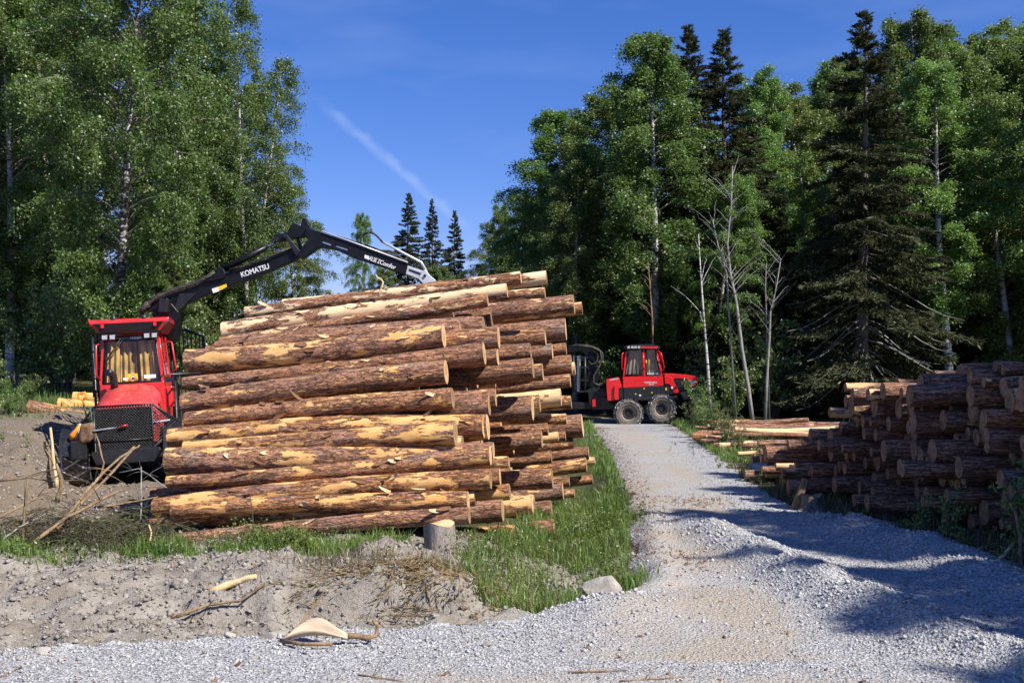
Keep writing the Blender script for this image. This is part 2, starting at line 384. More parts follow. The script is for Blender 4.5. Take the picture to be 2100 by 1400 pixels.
M['birch_leaf2'] = mat_leaf('birch_leaf_spring', (.09, .17, .026), (.20, .30, .062), .48, .12, .5)
M['shrub_leaf'] = mat_leaf('shrub_leaf', (.09, .14, .028), (.21, .27, .07), .42, .14, .45)
M['spruce_needle'] = mat_leaf('spruce_needle', (.026, .036, .013), (.078, .084, .031), .25, .05, .6)
M['bough_needle'] = mat_leaf('bough_needle', (.05, .065, .02), (.13, .135, .048), .25, .05, .6)
M['dry_needle'] = mat_leaf('dry_needle', (.14, .095, .04), (.27, .19, .085), .25, .05, .6)
M['grass'] = mat_leaf('grass_blade', (.085, .155, .024), (.21, .29, .06), .42, .1, .45)
M['drygrass'] = mat_leaf('dry_grass', (.14, .12, .05), (.30, .25, .12), .35, .2, .5)
M['ground'] = mat_ground()
M['stone'] = mat_stone('crushed_rock', (.29, .288, .284), (.54, .535, .525))
M['claystone'] = mat_stone('clay_lump', (.20, .175, .145), (.35, .32, .28))
M['chips'] = mat_chips()
M['sawn_shaded'] = mat_simple('shaded_sawn_wood', (.29, .185, .115), .9, 0, .35, 9, ((.12, .08, .055), .48, .8), .1, .4, 30)  # dirty spruce ends, colour darkened further to carry the right pile's shade
M['rock'] = mat_simple('rock', (.35, .32, .28), .9, 0, .3, 5, ((.2, .17, .14), .5, .6), .15, .8, 12)
M['red'] = mat_simple('red_paint', (.62, .022, .022), .34, 0, .10, 4, ((.36, .10, .08), .6, .5), .5, coat=.3)
M['redfade'] = mat_simple('faded_red_paint', (.56, .05, .045), .4, 0, .18, 3, ((.46, .22, .18), .5, .55), .5, coat=.2)
M['newred'] = mat_simple('glossy_red_paint', (.66, .013, .016), .25, 0, .06, 4, ((.30, .05, .04), .68, .4), .5, coat=.5)
M['black'] = mat_simple('black_paint', (.014, .014, .016), .38, 0, .3, 7, ((.09, .08, .07), .55, .45), .5)
M['boomblack'] = mat_simple('boom_black', (.006, .006, .008), .4, 0, .3, 5, ((.03, .027, .024), .6, .4), .3)
M['rubber'] = mat_simple('rubber', (.022, .021, .02), .6, 0, .3, 9, ((.12, .10, .08), .42, .8), .3)
M['mudrubber'] = mat_simple('muddy_tyre', (.10, .085, .07), .9, 0, .35, 7, ((.22, .19, .155), .4, .8), .15, .6, 22)
M['mudrim'] = mat_simple('muddy_rim', (.30, .26, .21), .9, 0, .25, 6, ((.12, .10, .08), .55, .6), .15, .4, 20)
M['steel'] = mat_simple('chain_steel', (.55, .55, .56), .3, 1, .2, 20)
M['silver'] = mat_simple('silver_paint', (.62, .63, .65), .35, .3, .08, 8, ((.35, .33, .3), .6, .4), .5)
M['rust'] = mat_simple('rusty_steel', (.20, .115, .06), .7, .2, .45, 9, ((.07, .06, .055), .5, .7), .3)
M['white'] = mat_simple('white_paint', (.78, .78, .78), .5, 0, .05, 8)
M['paper'] = mat_simple('paper', (.8, .81, .84), .8, 0, .03, 8)
M['yellow'] = mat_simple('yellow_sticker', (.82, .56, .02), .5, 0, .05, 8)
M['orange'] = mat_simple('orange_plastic', (.85, .27, .02), .45, 0, .08, 8)
M['green'] = mat_simple('green_hose', (.10, .26, .18), .5, 0, .1, 8)
M['blue'] = mat_simple('blue_plastic', (.10, .13, .45), .5, 0, .1, 8)
M['lamp'] = mat_simple('lamp_lens', (.42, .42, .43), .12, 0, .2, 30, spec=.8)
M['seat'] = mat_simple('cab_lining', (.05, .045, .035), .9, 0, .3, 3)
M['curtain'] = mat_simple('beige_curtain', (.52, .43, .31), .9, 0, .12, 5)
M['amber'] = mat_simple('tan_curtain', (.46, .35, .16), .9, 0, .35, 4)
M['greycloth'] = mat_simple('grey_curtain', (.30, .27, .23), .9, 0, .12, 5)
M['glass'] = mat_glass('cab_glass', (.92, .86, .70)); M['glass2'] = mat_glass('side_glass', (.86, .84, .8))
# ------------------------------------------------------------------ ground
RIDGE_A = [(2.6, 17.2), (2.85, 15.4), (3.1, 13.7), (3.4, 11.7), (3.7, 9.9), (4.1, 8.5), (4.9, 7.0)]
RIDGE_B = [(4.4, 18.2), (4.75, 16.8), (5.1, 15.2), (5.36, 13.4), (5.3, 11.3), (5.7, 9.4), (6.6, 7.4)]
def pdist(x, y, line):
    d = np.full(np.shape(x), 1e9)
    for (ax, ay), (bx, by) in zip(line[:-1], line[1:]):
        t = np.clip(((x-ax)*(bx-ax)+(y-ay)*(by-ay))/((bx-ax)**2+(by-ay)**2), 0, 1)
        d = np.minimum(d, np.hypot(x-ax-t*(bx-ax), y-ay-t*(by-ay)))
    return d
def road_l(y): return np.interp(y, [0, 9.0, 9.4, 9.9, 10.4, 11.4, 12.2, 19.4, 30, 42, 60, 90], [-40, -40, -4.4, -2, 0, .8, 1.4, 2.1, 2.75, 3.3, 4.2, 5.5])
def road_r(y): return np.interp(y, [0, 7, 9, 11, 13, 15, 17, 18.8, 22, 29.5, 45, 60, 90], [60, 40, 9, 6.6, 6.2, 5.7, 5.1, 4.75, 4.8, 5.5, 7.0, 8.2, 10])
def gzone(x, y):
    x = np.asarray(x, float); y = np.asarray(y, float)
    w = (fbm(x*1.3, y*1.3, 3)-.5)*.7
    inl = sstep(-.12, .12, x-road_l(y)+w); inr = sstep(-.15, .15, road_r(y)-x+w)
    grav = inl*inr*sstep(2, 4, y+3)*sstep(60, 55, y)
    dA = pdist(x, y, RIDGE_A); dB = pdist(x, y, RIDGE_B); rid = np.maximum(np.exp(-(dA/.55)**2), np.exp(-(dB/.6)**2))
    xc = np.interp(y, [7, 12, 19, 30, 42], [1.2, 2.05, 2.85, 3.7, 4.6])
    comp = np.exp(-((x-xc)/.95)**2)*(y > 9)+np.exp(-((y-7.6+.12*(x-2))/1.0)**2)*.95*sstep(-3.5, 1, x)
    comp = np.clip(comp, 0, 1)*grav*(1-rid*.9)
    clay = (1-grav)*np.clip(sstep(-3, -1.5, -x+.5)*sstep(16.8, 14.0, y+.1*x)*sstep(-16, -13, x)+sstep(34, 30, y)*sstep(-6.2, -7.2, x)*sstep(15, 17, y), 0, 1)
    green = (1-grav)*(1-clay)*sstep(60, 40, y)
    return grav, comp, clay, green
def gz(x, y):
    x = np.asarray(x, float); y = np.asarray(y, float)
    z = np.interp(y, [-60, 7, 12, 20, 30, 42, 55, 70, 110, 400], [.25, .1, .02, -.05, -.22, -.6, -1.0, -.6, .8, 4])
    z = np.broadcast_to(z, np.broadcast(x, y).shape).copy()
    lf = sstep(-4.5, -7.5, x)
    zl = np.interp(y, [-60, 9, 14, 18, 22, 27, 31, 35, 45, 60, 110, 400], [.25, .08, .05, -.1, -.42, -.5, .2, .85, 1.2, 1.4, 2, 4])
    z = z*(1-lf)+zl*lf
    bx = np.interp(y, [13, 20, 23, 26, 40], [-7.4, -7.8, -9.0, -10.8, -11.0])
    z = z+sstep(bx, bx-1.2, x)*np.interp(y, [13.4, 15, 17, 20, 23, 27, 31, 36], [0, .28, .62, 1.0, 1.25, 1.15, .70, .2])
    rt = sstep(road_r(y)+.2, road_r(y)+1.6, x)*sstep(60, 45, y)
    z = z+rt*.12
    # ditch with grass between pile and road
    dit = np.exp(-((x-np.interp(y, [10, 13, 20, 30, 40], [.3, .45, 1.2, 2.0, 2.6]))/np.interp(y, [10, 14, 20, 40], [.55, .9, .8, .6]))**2)*sstep(10.6, 12.2, y)*sstep(46, 30, y)
    z = z-.36*dit
    grav, comp, clay, green = gzone(x, y)
    dA = pdist(x, y, RIDGE_A); dB = pdist(x, y, RIDGE_B)
    wob = .62+.9*(fbm(x*1.9, y*1.9, 9, 3)-.35)
    fa = sstep(18.5, 15.5, y)
    z = z+fa*wob*(.30*np.exp(-(dA/.42)**2)+.30*np.exp(-(dB/.5)**2))
    z = z+.16*np.exp(-((x-.95)/.6)**2-((y-11.0)/.65)**2)                          # heap at the inner corner
    z = z+.10*grav*np.exp(-((x-road_l(y)-.25)/.25)**2)*sstep(11, 12.5, y)*sstep(20, 16, y)
    near = sstep(60, 25, y)
    z = z+near*(clay*(.26*(fbm(x*.9, y*.9, 20)-.5)+.26*(fbm(x*3.0, y*3.0, 24)-.5)+.19*(fbm(x*8, y*8, 28, 3)-.5)))
    z = z+near*grav*(1-comp)*(.05*(fbm(x*4, y*4, 31)-.5)+.035*(fbm(x*13, y*13, 35, 2)-.5))
    z = z+near*comp*.03*(fbm(x*2, y*2, 37)-.5)
    z = z+(1-grav)*(1-clay)*.12*(fbm(x*1.5, y*1.5, 40)-.5)
    # low bank of clay in front of the pile and by the cut stump
    z = z+.20*np.exp(-((x+1.5)/.55)**2-((y-13.3)/.6)**2)+.10*np.exp(-((x+3.6)/2.2)**2-((y-12.5)/1.0)**2)
    z = z+.26*sstep(10.75, 10.95, y+.25*(fbm(x*2.5, y*0+3, 70)-.5))*sstep(13.2, 11.2, y)*sstep(-3.6, -2.4, x)*sstep(-.05, -.5, x)
    z = z-.12*np.exp(-((x+1.7)/1.6)**2-((y-10.62)/.2)**2)                         # undercut below the roots
    return z
def gz1(x, y): return float(gz(np.array([x]), np.array([y]))[0])
def axis_(f0, f1, st, lo, hi):
    a = list(np.arange(f0, f1, st)); d = st; p = f1
    while p < hi: a.append(p); d *= 1.22; p += d
    d = st; p = f0-st; pre = []
    while p > lo: pre.append(p); d *= 1.22; p -= d
    return np.array(sorted(pre)+a)
def make_ground():
    xs = axis_(-9, 9.5, .075, -400, 400)
    ys = np.concatenate([axis_(6.4, 18, .06, -60, 18.0), axis_(18.06, 60, .16, 18.03, 900)[0:]])
    ys = np.unique(ys); X, Y = np.meshgrid(xs, ys); Z = gz(X, Y)
    g = np.stack(gzone(X, Y), -1).reshape(-1, 4)
    nx, ny = len(xs), len(ys); I = np.arange(nx*ny).reshape(ny, nx)
    F = np.stack([I[:-1, :-1], I[:-1, 1:], I[1:, 1:], I[1:, :-1]], -1).reshape(-1, 4)
    me = npmesh('ground', np.stack([X, Y, Z], -1).reshape(-1, 3), F, M['ground'], True)
    a = me.attributes.new('zone', 'FLOAT_COLOR', 'POINT'); a.data.foreach_set('color', g.astype(np.float32).ravel())
    tag(link('ground', me), kind='structure')
make_ground()
# ------------------------------------------------------------------ logs
def log_mesh(L, r0, r1, seg, rings, rough=.03, bend=.02, endmat='sawn'):
    """log along local X, centred; r0 at -L/2, r1 at +L/2; uneven bark, knots, slight sweep; open ends closed by faces"""
    t = np.linspace(0, 1, rings); th = np.linspace(0, 2*np.pi, seg, endpoint=False)
    Tt, Th = np.meshgrid(t, th, indexing='ij'); r = (r0+(r1-r0)*Tt)
    s = int(RNG.integers(1, 9999))
    n = fbm(Tt*L*2.5+s, np.cos(Th)*2.2+5, s)+fbm(Tt*L*2.5+s, np.sin(Th)*2.2+9, s+7)-1
    n2 = vn(Tt*L*9+s, np.cos(Th)*7+15, s+3)+vn(Tt*L*9+s, np.sin(Th)*7+15, s+4)-1
    r = r*(1+rough*2.2*n)+.006*n2
    for k in range(int(L*2.2)):      # knots
        kt = RNG.uniform(.08, .92); ka = RNG.uniform(0, 2*np.pi); dx = (Tt-kt)*L; da = (np.angle(np.exp(1j*(Th-ka))))*r0
        r = r+RNG.uniform(.01, .045)*np.exp(-(dx/.06)**2-(da/.05)**2)
    b1, b2 = RNG.uniform(-bend, bend, 2); ph = RNG.uniform(.3, .7)
    cy = b1*L*(Tt-ph)**2*2+.006*np.sin(Tt*9+s); cz = b2*L*(Tt-ph)**2*2
    X = (Tt-.5)*L
    # ends sawn a little off square
    sk = RNG.uniform(-.02, .02, 4)
    X = X+(Tt == 0)*(sk[0]*np.cos(Th)+sk[1]*np.sin(Th))*r+(Tt == 1)*(sk[2]*np.cos(Th)+sk[3]*np.sin(Th))*r
    V = np.stack([X, cy+r*np.cos(Th), cz+r*np.sin(Th)], -1)
    Vf = V.reshape(-1, 3); I = np.arange(rings*seg).reshape(rings, seg); J = np.roll(I, -1, 1)
    F = np.stack([I[:-1], J[:-1], J[1:], I[1:]], -1).reshape(-1, 4)
    me = npmesh('pine_log', Vf, F, M['bark'], True)
    ends = []
    for k, sg in ((0, -1), (rings-1, 1)):
        ring = V[k].copy(); c = ring.mean(0); e = c+(ring-c)*.985; e[:, 0] += sg*.003
        vs = np.concatenate([e, [c+np.array([sg*.003, 0, 0])]]); n_ = seg
        f = [(i, (i+1) % seg, n_) if sg > 0 else ((i+1) % seg, i, n_) for i in range(seg)]
        ends.append(npmesh('sawn_end', vs, f, M[endmat]))
    return me, ends
def place_log(name, data, A, B, label, group, cat='log', peel=.4, red=.3, pale=0, roll=None):
    """A: world centre of the -X end, B: of the +X end"""
    me, ends = data; A = Vector(A); B = Vector(B); d = (B-A).normalized()
    q = d.to_track_quat('X', 'Z') @ Quaternion((1, 0, 0), random.uniform(0, 6.28) if roll is None else roll)
    o = link(name, me); o.rotation_mode = 'QUATERNION'; o.rotation_quaternion = q; o.location = (A+B)/2
    o['peel'] = float(peel); o['red'] = min(1., float(red)+(.28 if name == 'pine_log' else 0)); o['pale'] = float(pale)
    tag(o, label, cat, group)
    for e in ends: link('sawn_end', e, o)
    return o
def strip_mesh(L, w, curl):
    n = 7; vs = []
    for i in range(n):
        t = i/(n-1); wd = w*(.35+.65*math.sin(math.pi*min(1, .12+t*.9)))
        for k in (-1, 0, 1): vs.append((t*L, k*wd/2, curl*t*t*L+.35*wd*abs(k)*(.4)))
    vs += [(x, y, z-.006) for x, y, z in vs]; m = n*3; fs = []
    for i in range(n-1):
        for k in range(2):
            a = i*3+k; fs.append((a, a+3, a+4, a+1)); fs.append((m+a, m+a+1, m+a+4, m+a+3))
        fs.append((i*3, m+i*3, m+i*3+3, i*3+3)); fs.append((i*3+2, i*3+5, m+i*3+5, m+i*3+2))
    return vs, fs
STRIPS = []
for k in range(8):
    vs, fs = strip_mesh(random.uniform(.10, .32), random.uniform(.03, .08), random.uniform(.1, .7))
    me = bpy.data.meshes.new('bark_strip'); me.from_pydata(vs, [], fs); me.materials.append(M['palewood'] if k % 2 else M['chips']); me.update(); STRIPS.append(me)
def add_strips(o, n, r):
    L = o.data.vertices[-1].co.x-o.data.vertices[0].co.x; L = abs(L); qi = o.rotation_quaternion.inverted()
    for k in range(n):
        w = Vector((0, random.uniform(-1, -.2), random.uniform(-.1, 1))).normalized()      # towards the sun side
        l = qi @ w; a = math.atan2(l.z, l.y); x = random.uniform(-.45, .45)*L
        c = link('bark_strip', random.choice(STRIPS), o)
        zz = Vector((0, math.cos(a), math.sin(a))); xx = Vector((random.choice((-1, 1)), random.uniform(-.5, .5)*math.cos(a+1.57), random.uniform(-.5, .5)*math.sin(a+1.57))).normalized()
        yy = zz.cross(xx).normalized(); xx = yy.cross(zz)
        c.matrix_local = Matrix.Translation(Vector((x, 0, 0))+zz*(r+.004)) @ Matrix((xx, yy, zz)).transposed().to_4x4()
# front logs of the big pile: (uL, vLtop, vLbot, uR, vRtop, vRbot, yR, peel, red, pale, label)
FRONT = [
 (503, 628, 655, 1067, 555, 581, 19.3, .50, .35, .9, 'topmost pine log lying alone along the crest of the big pile, bark half peeled'),
 (465, 658, 696, 1040, 581, 610, 18.9, .62, .1, .8, 'pine log with ragged pale peeled stripe just under the topmost log of the big pile'),
 (455, 690, 712, 1000, 602, 629, 18.5, .42, .5, .5, 'slim brown pine log third from the crest of the big pile'),
 (425, 704, 730, 943, 648, 684, 17.9, .35, .25, .3, 'brown pine log squeezed above the thickest rough barked log of the big pile'),
 (383, 728, 777, 910, 667, 717, 17.4, .52, .05, .15, 'thick rough barked pine log with long yellow bare strip on its underside'),
 (376, 778, 803, 993, 704, 752, 17.22, .30, .25, .2, 'grey brown pine log half hidden behind the thick log with yellow bare lower edge'),
 (375, 798, 842, 914, 734, 785, 16.95, .40, .12, .1, 'thick pine log with yellow bare lower edge and chequered roller marks'),
 (383, 841, 874, 928, 789, 833, 16.6, .45, .35, .1, 'pine log with torn yellow knots lying under the chequered thick log'),
 (348, 872, 913, 990, 835, 883, 16.45, .50, .85, .1, 'orange barked pine log sticking out furthest towards the red machine grille'),
 (380, 905, 930, 934, 862, 914, 16.05, .55, .3, .05, 'pine log with broad yellow bare butt end in mid pile'),
 (345, 917, 977, 1009, 910, 948, 15.95, .50, .02, .1, 'dark deep fissured pine log with thick left butt in the lower pile'),
 (342, 979, 1004, 1004, 920, 961, 15.65, .45, .3, .05, 'pine log with small yellow scars under the dark fissured log'),
 (323, 1007, 1045, 1006, 955, 996, 15.5, .52, 1, .1, 'golden mostly debarked pine log in the lower pile'),
 (354, 1031, 1061, 958, 993, 1034, 15.25, .50, 1, .05, 'orange pine log with splintered bark at knee height of the pile'),
 (318, 1061, 1095, 975, 1010, 1040, 15.5, .52, .8, .35, 'pine log with a long pale peeled stripe second from the ground'),
 (330, 1094, 1124, 961, 1029, 1065, 15.05, .30, .15, .1, 'lowest pine log of the pile behind the green grass'),
]
# logs whose right butts show beyond the front ones: (uR, vtop, vbot, peel, red, pale, yadj)
BACK = [
 (1121, 560, 588, .7, .2, 1, 0), (1117, 588, 611, .5, .6, .6, -.4), (1177, 604, 645, .38, .1, .5, 0), (1194, 622, 650, .5, .8, .4, .5),
 (991, 640, 681, .3, .1, .2, .3), (1117, 664, 698, .4, 1, .2, 0), (1160, 653, 700, .1, 0, 0, 0), (1022, 668, 715, .35, .3, .2, .2),
 (1088, 700, 736, .35, .3, .2, 0), (1132, 696, 729, .2, 0, .2, .2), (1161, 702, 728, .2, .3, 0, .8), (930, 677, 712, .3, .6, .1, .7),
 (1093, 738, 781, .2, 0, .1, -.6), (1112, 741, 776, .4, .5, .1, 0), (1172, 726, 765, .3, .5, .2, 0), (1021, 715, 748, .3, .3, .1, 1.0),
 (1170, 769, 798, .3, 0, .3, 0), (1179, 740, 766, .7, .5, .5, .9), (1018, 796, 834, .35, .1, .2, .3), (1004, 812, 857, .3, .05, .1, -.3),
 (1092, 808, 859, .3, 0, .1, -.2), (1107, 806, 842, .6, .8, .3, .4), (1150, 797, 834, .75, .6, .6, .2), (1171, 808, 837, .5, .9, .3, .4),
 (1160, 836, 859, .5, .9, .4, .1), (1194, 844, 893, .15, .05, 0, 0), (1001, 851, 905, .5, .15, .1, .6), (1124, 865, 890, .3, .7, .2, .3),
 (1110, 882, 918, .35, .35, .1, -.3), (1145, 895, 915, .75, .5, .3, .2), (1160, 886, 906, .4, .3, .2, .6), (1042, 925, 950, .6, .5, .3, 0),
 (1131, 926, 952, .3, .4, .1, .2), (1207, 914, 941, .2, .05, 0, .3), (1176, 903, 928, .4, .5, .6, .8), (1203, 943, 973, .45, .5, .2, -.4), (1219, 936, 953, .6, .7, .4, 0),
 (1132, 952, 995, .35, 0, .2, -.5), (1167, 976, 998, .4, .6, .2, -.4), (1215, 977, 997, .4, .8, .3, -.9), (1027, 960, 995, .55, .9, .2, .2),
 (1045, 996, 1029, .55, .9, .1, -.2), (1095, 1011, 1030, .6, .6, .2, -.1), (1155, 997, 1031, .35, 0, .2, -.5), (1178, 999, 1017, .45, .4, .3, -.6),
 (1030, 1026, 1072, .1, 0, 0, -.6), (1092, 1027, 1068, .6, .8, .3, -.6), (1130, 1027, 1061, .2, .1, .1, -.7),
 (1055, 1071, 1111, .5, .5, .2, -.8), (1136, 1067, 1104, .45, .2, .3, -2.0), (1175, 1032, 1052, .3, .2, .1, -1.2),
]
def y_line(u): return 4.856/(.28-(u-1050)/FPX)
TILT = math.tan(R(5.2)); YAW = .115
PILE = []   # (A right end, B left end, rR, rL)
def section(A, B, x0=-2.2):
    t = (A.x-x0)/(A.x-B.x); p = A.lerp(B, t); return p.y, p.z
def build_left_pile():
    fr = []; ex = []
    for uL, a, b, uR, c, d, y, peel, red, pale, lab in FRONT:
        yl = y+.5; A = at(uR, (c+d)/2, y); B = at(uL, (a+b)/2, yl)
        fr.append([A, B, (d-c)/2/FPX*y*.99, (b-a)/2/FPX*yl*.99, peel, red, pale, lab, 1])
    for (a, b), j in zip(zip(fr[:-1], fr[1:]), range(99)):      # logs lying in the hollows just behind the front ones
        A = a[0].lerp(b[0], .5); B = a[1].lerp(b[1], .5); r = random.uniform(.10, .14); dy = max(a[0].y, b[0].y)+.26-A.y
        d = (B-A).normalized(); s0 = random.uniform(.15, .55); A = A+d*s0; B = B-d*random.uniform(.15, .6)
        A.y += dy; B.y += dy; q = CAMZ-A.z; A.z -= q*0; 
        A.z = CAMZ+(A.z-CAMZ)*(A.y/(A.y-dy)); B.z = CAMZ+(B.z-CAMZ)*(B.y/(B.y-dy))
        ex.append([A, B, r, r*random.uniform(.9, 1.05), random.uniform(.35, .65), random.random()*.9, random.uniform(.1, .5), 'slim pine log wedged in the hollow between two front logs of the big pile', 1])
    bk = []
    for u, c, d, peel, red, pale, adj in BACK:
        vm = (c+d)/2; y = max(y_line(u)+adj, float(np.interp(vm, [568, 615, 666, 692, 760, 811, 859, 888, 930, 975, 1013, 1047], [19.3, 18.5, 17.9, 17.4, 16.95, 16.6, 16.45, 16.05, 15.95, 15.5, 15.25, 15.05]))+.22); r = (d-c)/2/FPX*y
        if vm > 960: y = min(y, (CAMZ+.42-r)*FPX/(vm-HOR))
        bk.append([u, vm, (d-c)/2, y, peel, red, pale])
    def geo(bq):
        u, vm, h, y = bq[:4]; A = at(u, vm, y); L = 4.85; s = L/math.sqrt(1+YAW**2+TILT**2)
        for t in range(12):      # keep the hidden left butt behind the front logs
            B = A+Vector((-s, s*YAW, -s*TILT)); pu = CU+B.x/B.y*FPX; pv = HOR-(B.z-CAMZ)/B.y*FPX
            if pu > np.interp(pv, [600, 640, 676, 710, 750, 800, 855, 890, 950, 1025, 1100], [540, 520, 480, 435, 400, 392, 398, 375, 375, 385, 370])+8: break
            s *= .95
        return A, B, h/FPX*y
    for it in range(140):      # let the logs settle beside each other, each along its own line of sight
        moved = 0; G = [geo(b) for b in bk]; S = [section(g[0], g[1]) for g in G]
        FS = [section(f[0], f[1]) for f in fr]
        for i in range(len(bk)):
            for f, s in zip(fr, FS):
                dd = math.hypot(S[i][0]-s[0], S[i][1]-s[1]); ov = (G[i][2]+(f[2]+f[3])/2)*.97-dd
                if ov > .004: bk[i][3] += ov*.5; moved += 1
            for j in range(i):
                dd = math.hypot(S[i][0]-S[j][0], S[i][1]-S[j][1]); ov = (G[i][2]+G[j][2])*.97-dd
                if ov > .004:
                    bk[i if bk[i][3] >= bk[j][3] else j][3] += ov*.4; moved += 1
        if not moved: break
    GR = 'pine logs of the big tilted roadside pile'
    lev = lambda v: 'at the crest' if v < 640 else 'high up' if v < 740 else 'in the upper half' if v < 830 else 'at mid height' if v < 915 else 'low down' if v < 990 else 'at the foot'
    for A, B, r0, r1, peel, red, pale, lab, _ in fr+ex:
        L = (B-A).length; o = place_log('pine_log', log_mesh(L, r0, r1, 30, 64, .05, .032), A, B, lab, GR, peel=peel, red=red, pale=pale)
        add_strips(o, 5, (r0+r1)/2); PILE.append((A, B, r0, r1))
    for bq in bk:
        A, B, r = geo(bq); peel, red, pale = bq[4:]
        if pale >= .9: lab = 'pale splintered pine log end jutting out beside the topmost log'
        elif peel >= .7: lab = 'almost bare yellow pine log end showing on the road side of the big pile'
        elif red >= .8: lab = 'orange barked pine log end showing on the road side of the big pile'
        elif peel <= .2: lab = 'dark fully barked pine log end showing on the road side of the big pile'
        else: lab = 'brown patchy barked pine log end showing on the road side of the big pile'
        if pale < .9: lab = ('thick ' if r > .175 else 'slim ' if r < .135 else '')+lab.replace('on the road side', lev(bq[1]))
        o = place_log('pine_log', log_mesh((B-A).length, r, r*random.uniform(.8, 1.02), 24, 40, .05, .03), A, B, lab, GR, peel=peel, red=red, pale=pale)
        add_strips(o, 1, r); PILE.append((A, B, r, r))
    # logs inside the heap that carry the others
    occ = [section(p[0], p[1])+((p[2]+p[3])/2,) for p in PILE]
    n = 0
    for k in range(2600):
        y = random.uniform(16.0, 24.5); r = random.uniform(.12, .19)
        top = np.interp(y, [16, 17, 18, 19, 20, 22.5, 24.5], [.9, 1.7, 2.6, 3.3, 3.35, 2.2, .5]); z = random.uniform(-.42, top)
        if any((y-a)**2+(z-b)**2 < ((r+c)*.96)**2 for a, b, c in occ): continue
        xr = float(np.interp(y, [16, 24], [-1.1, .9]))-random.uniform(.2, .7); dx = xr+2.2
        A = Vector((xr, y-dx*YAW, z+dx*TILT)); s = 4.7/math.sqrt(1+YAW**2+TILT**2); B = A+Vector((-s, s*YAW, -s*TILT))
        if CU+B.x/B.y*FPX < np.interp(HOR-(B.z-CAMZ)/B.y*FPX, [600, 640, 676, 710, 750, 800, 855, 890, 950, 1025, 1100], [540, 520, 480, 435, 400, 392, 398, 375, 375, 385, 370])+10:
            A.x += .45; B.x += .45
        occ.append((y, z, r)); n += 1
        place_log('pine_log', random.choice(FILL), A, B, 'shaded pine log deep inside the big pile seen only through gaps', GR, peel=random.uniform(.2, .5), red=random.random(), pale=.1)
        if n > 75: break
    print('pile logs', len(PILE), 'inner', n)
FILL = [log_mesh(4.7, r, r*.9, 16, 14) for r in (.12, .14, .16, .18, .15)]
build_left_pile()
# ---- right hand pile: packed by dropping each log to the lowest free hollow
def drop_pack(n, y0, y1, rfun, top, floor, seed):
    g = random.Random(seed); C = []
    for k in range(n):
        best = None
        r = rfun(g)
        for t in range(26):
            y = g.uniform(y0, y1); z = floor(y)+r
            for a, b, c in C:
                dy = abs(a-y)
                if dy < r+c: z = max(z, b+math.sqrt((r+c)**2-dy*dy))
            if z+r > top(y)+.05: continue
            if best is None or z < best[1]: best = (y, z)
        if best: C.append((best[0], best[1], r))
    return C
def right_pile():
    top = lambda y: float(np.interp(y, [13.2, 15, 16.3, 16.75, 16.9, 18.5, 19, 19.5, 20, 20.7], [2.2, 2.35, 2.42, 2.3, 2.02, 2.0, 1.75, 1.5, 1.1, .3]))
    floor = lambda y: .1
    V = {}
    for r in (.075, .085, .1, .115, .13, .145, .165): V[r] = [log_mesh(l, r*1.06, r*.94, 18, 14, .03, .02, 'sawn_shaded') for l in (4.4, 4.9)]
    rs = list(V)
    C = drop_pack(640, 13.0, 20.8, lambda g: g.choice(rs[:3]) if g.random() < .3 else g.choice(rs[2:]), top, floor, 5)
    GR = 'sawn logs of the shaded pile on the right of the road'; n = 0
    order = sorted(C, key=lambda c: -c[1]); hi = order[0]
    for y, z, r in C:
        me = random.choice(V[r]); L = me[0].vertices[-1].co.x-me[0].vertices[0].co.x; L = 4.4 if L < 4.65 else 4.9
        x = 6.72-.215*(y-15)+random.gauss(0, .34)+(.0 if z > .5 else -.05); yw = random.gauss(-.02, .012)
        A = Vector((x, y, z)); B = A+Vector((L, L*yw, random.gauss(0, .012)*L))
        tp = z+r > top(y)-.22
        if (y, z, r) == hi: lab = 'highest thick spruce log on top of the shaded pile'
        elif tp: lab = 'spruce log along the top edge of the shaded pile, round end to the road'
        elif z < .35: lab = 'ground level spruce log in the shaded pile, pale round end towards the road'
        elif r > .15: lab = 'thick spruce log inside the shaded pile with large pale round sawn end'
        elif r < .115: lab = 'thin spruce log inside the shaded pile with small pale round sawn end'
        else: lab = 'spruce log inside the shaded pile with medium pale round sawn end'
        if (y, z, r) != hi:
            lab = ('thick' if r > .138 else 'thin' if r < .095 else 'medium')+' spruce log '+('on the top edge' if tp else 'at ground level' if z < .35 else 'at knee height' if z < .7 else 'at waist height' if z < 1.15 else 'at chest height')+' of the shaded pile, '+('towards the low stump' if y > 18.2 else 'mid pile' if y > 16.2 else 'towards the saplings')
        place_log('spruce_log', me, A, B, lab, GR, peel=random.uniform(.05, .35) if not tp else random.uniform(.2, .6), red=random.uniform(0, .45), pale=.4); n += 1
    print('right pile', n)
right_pile()
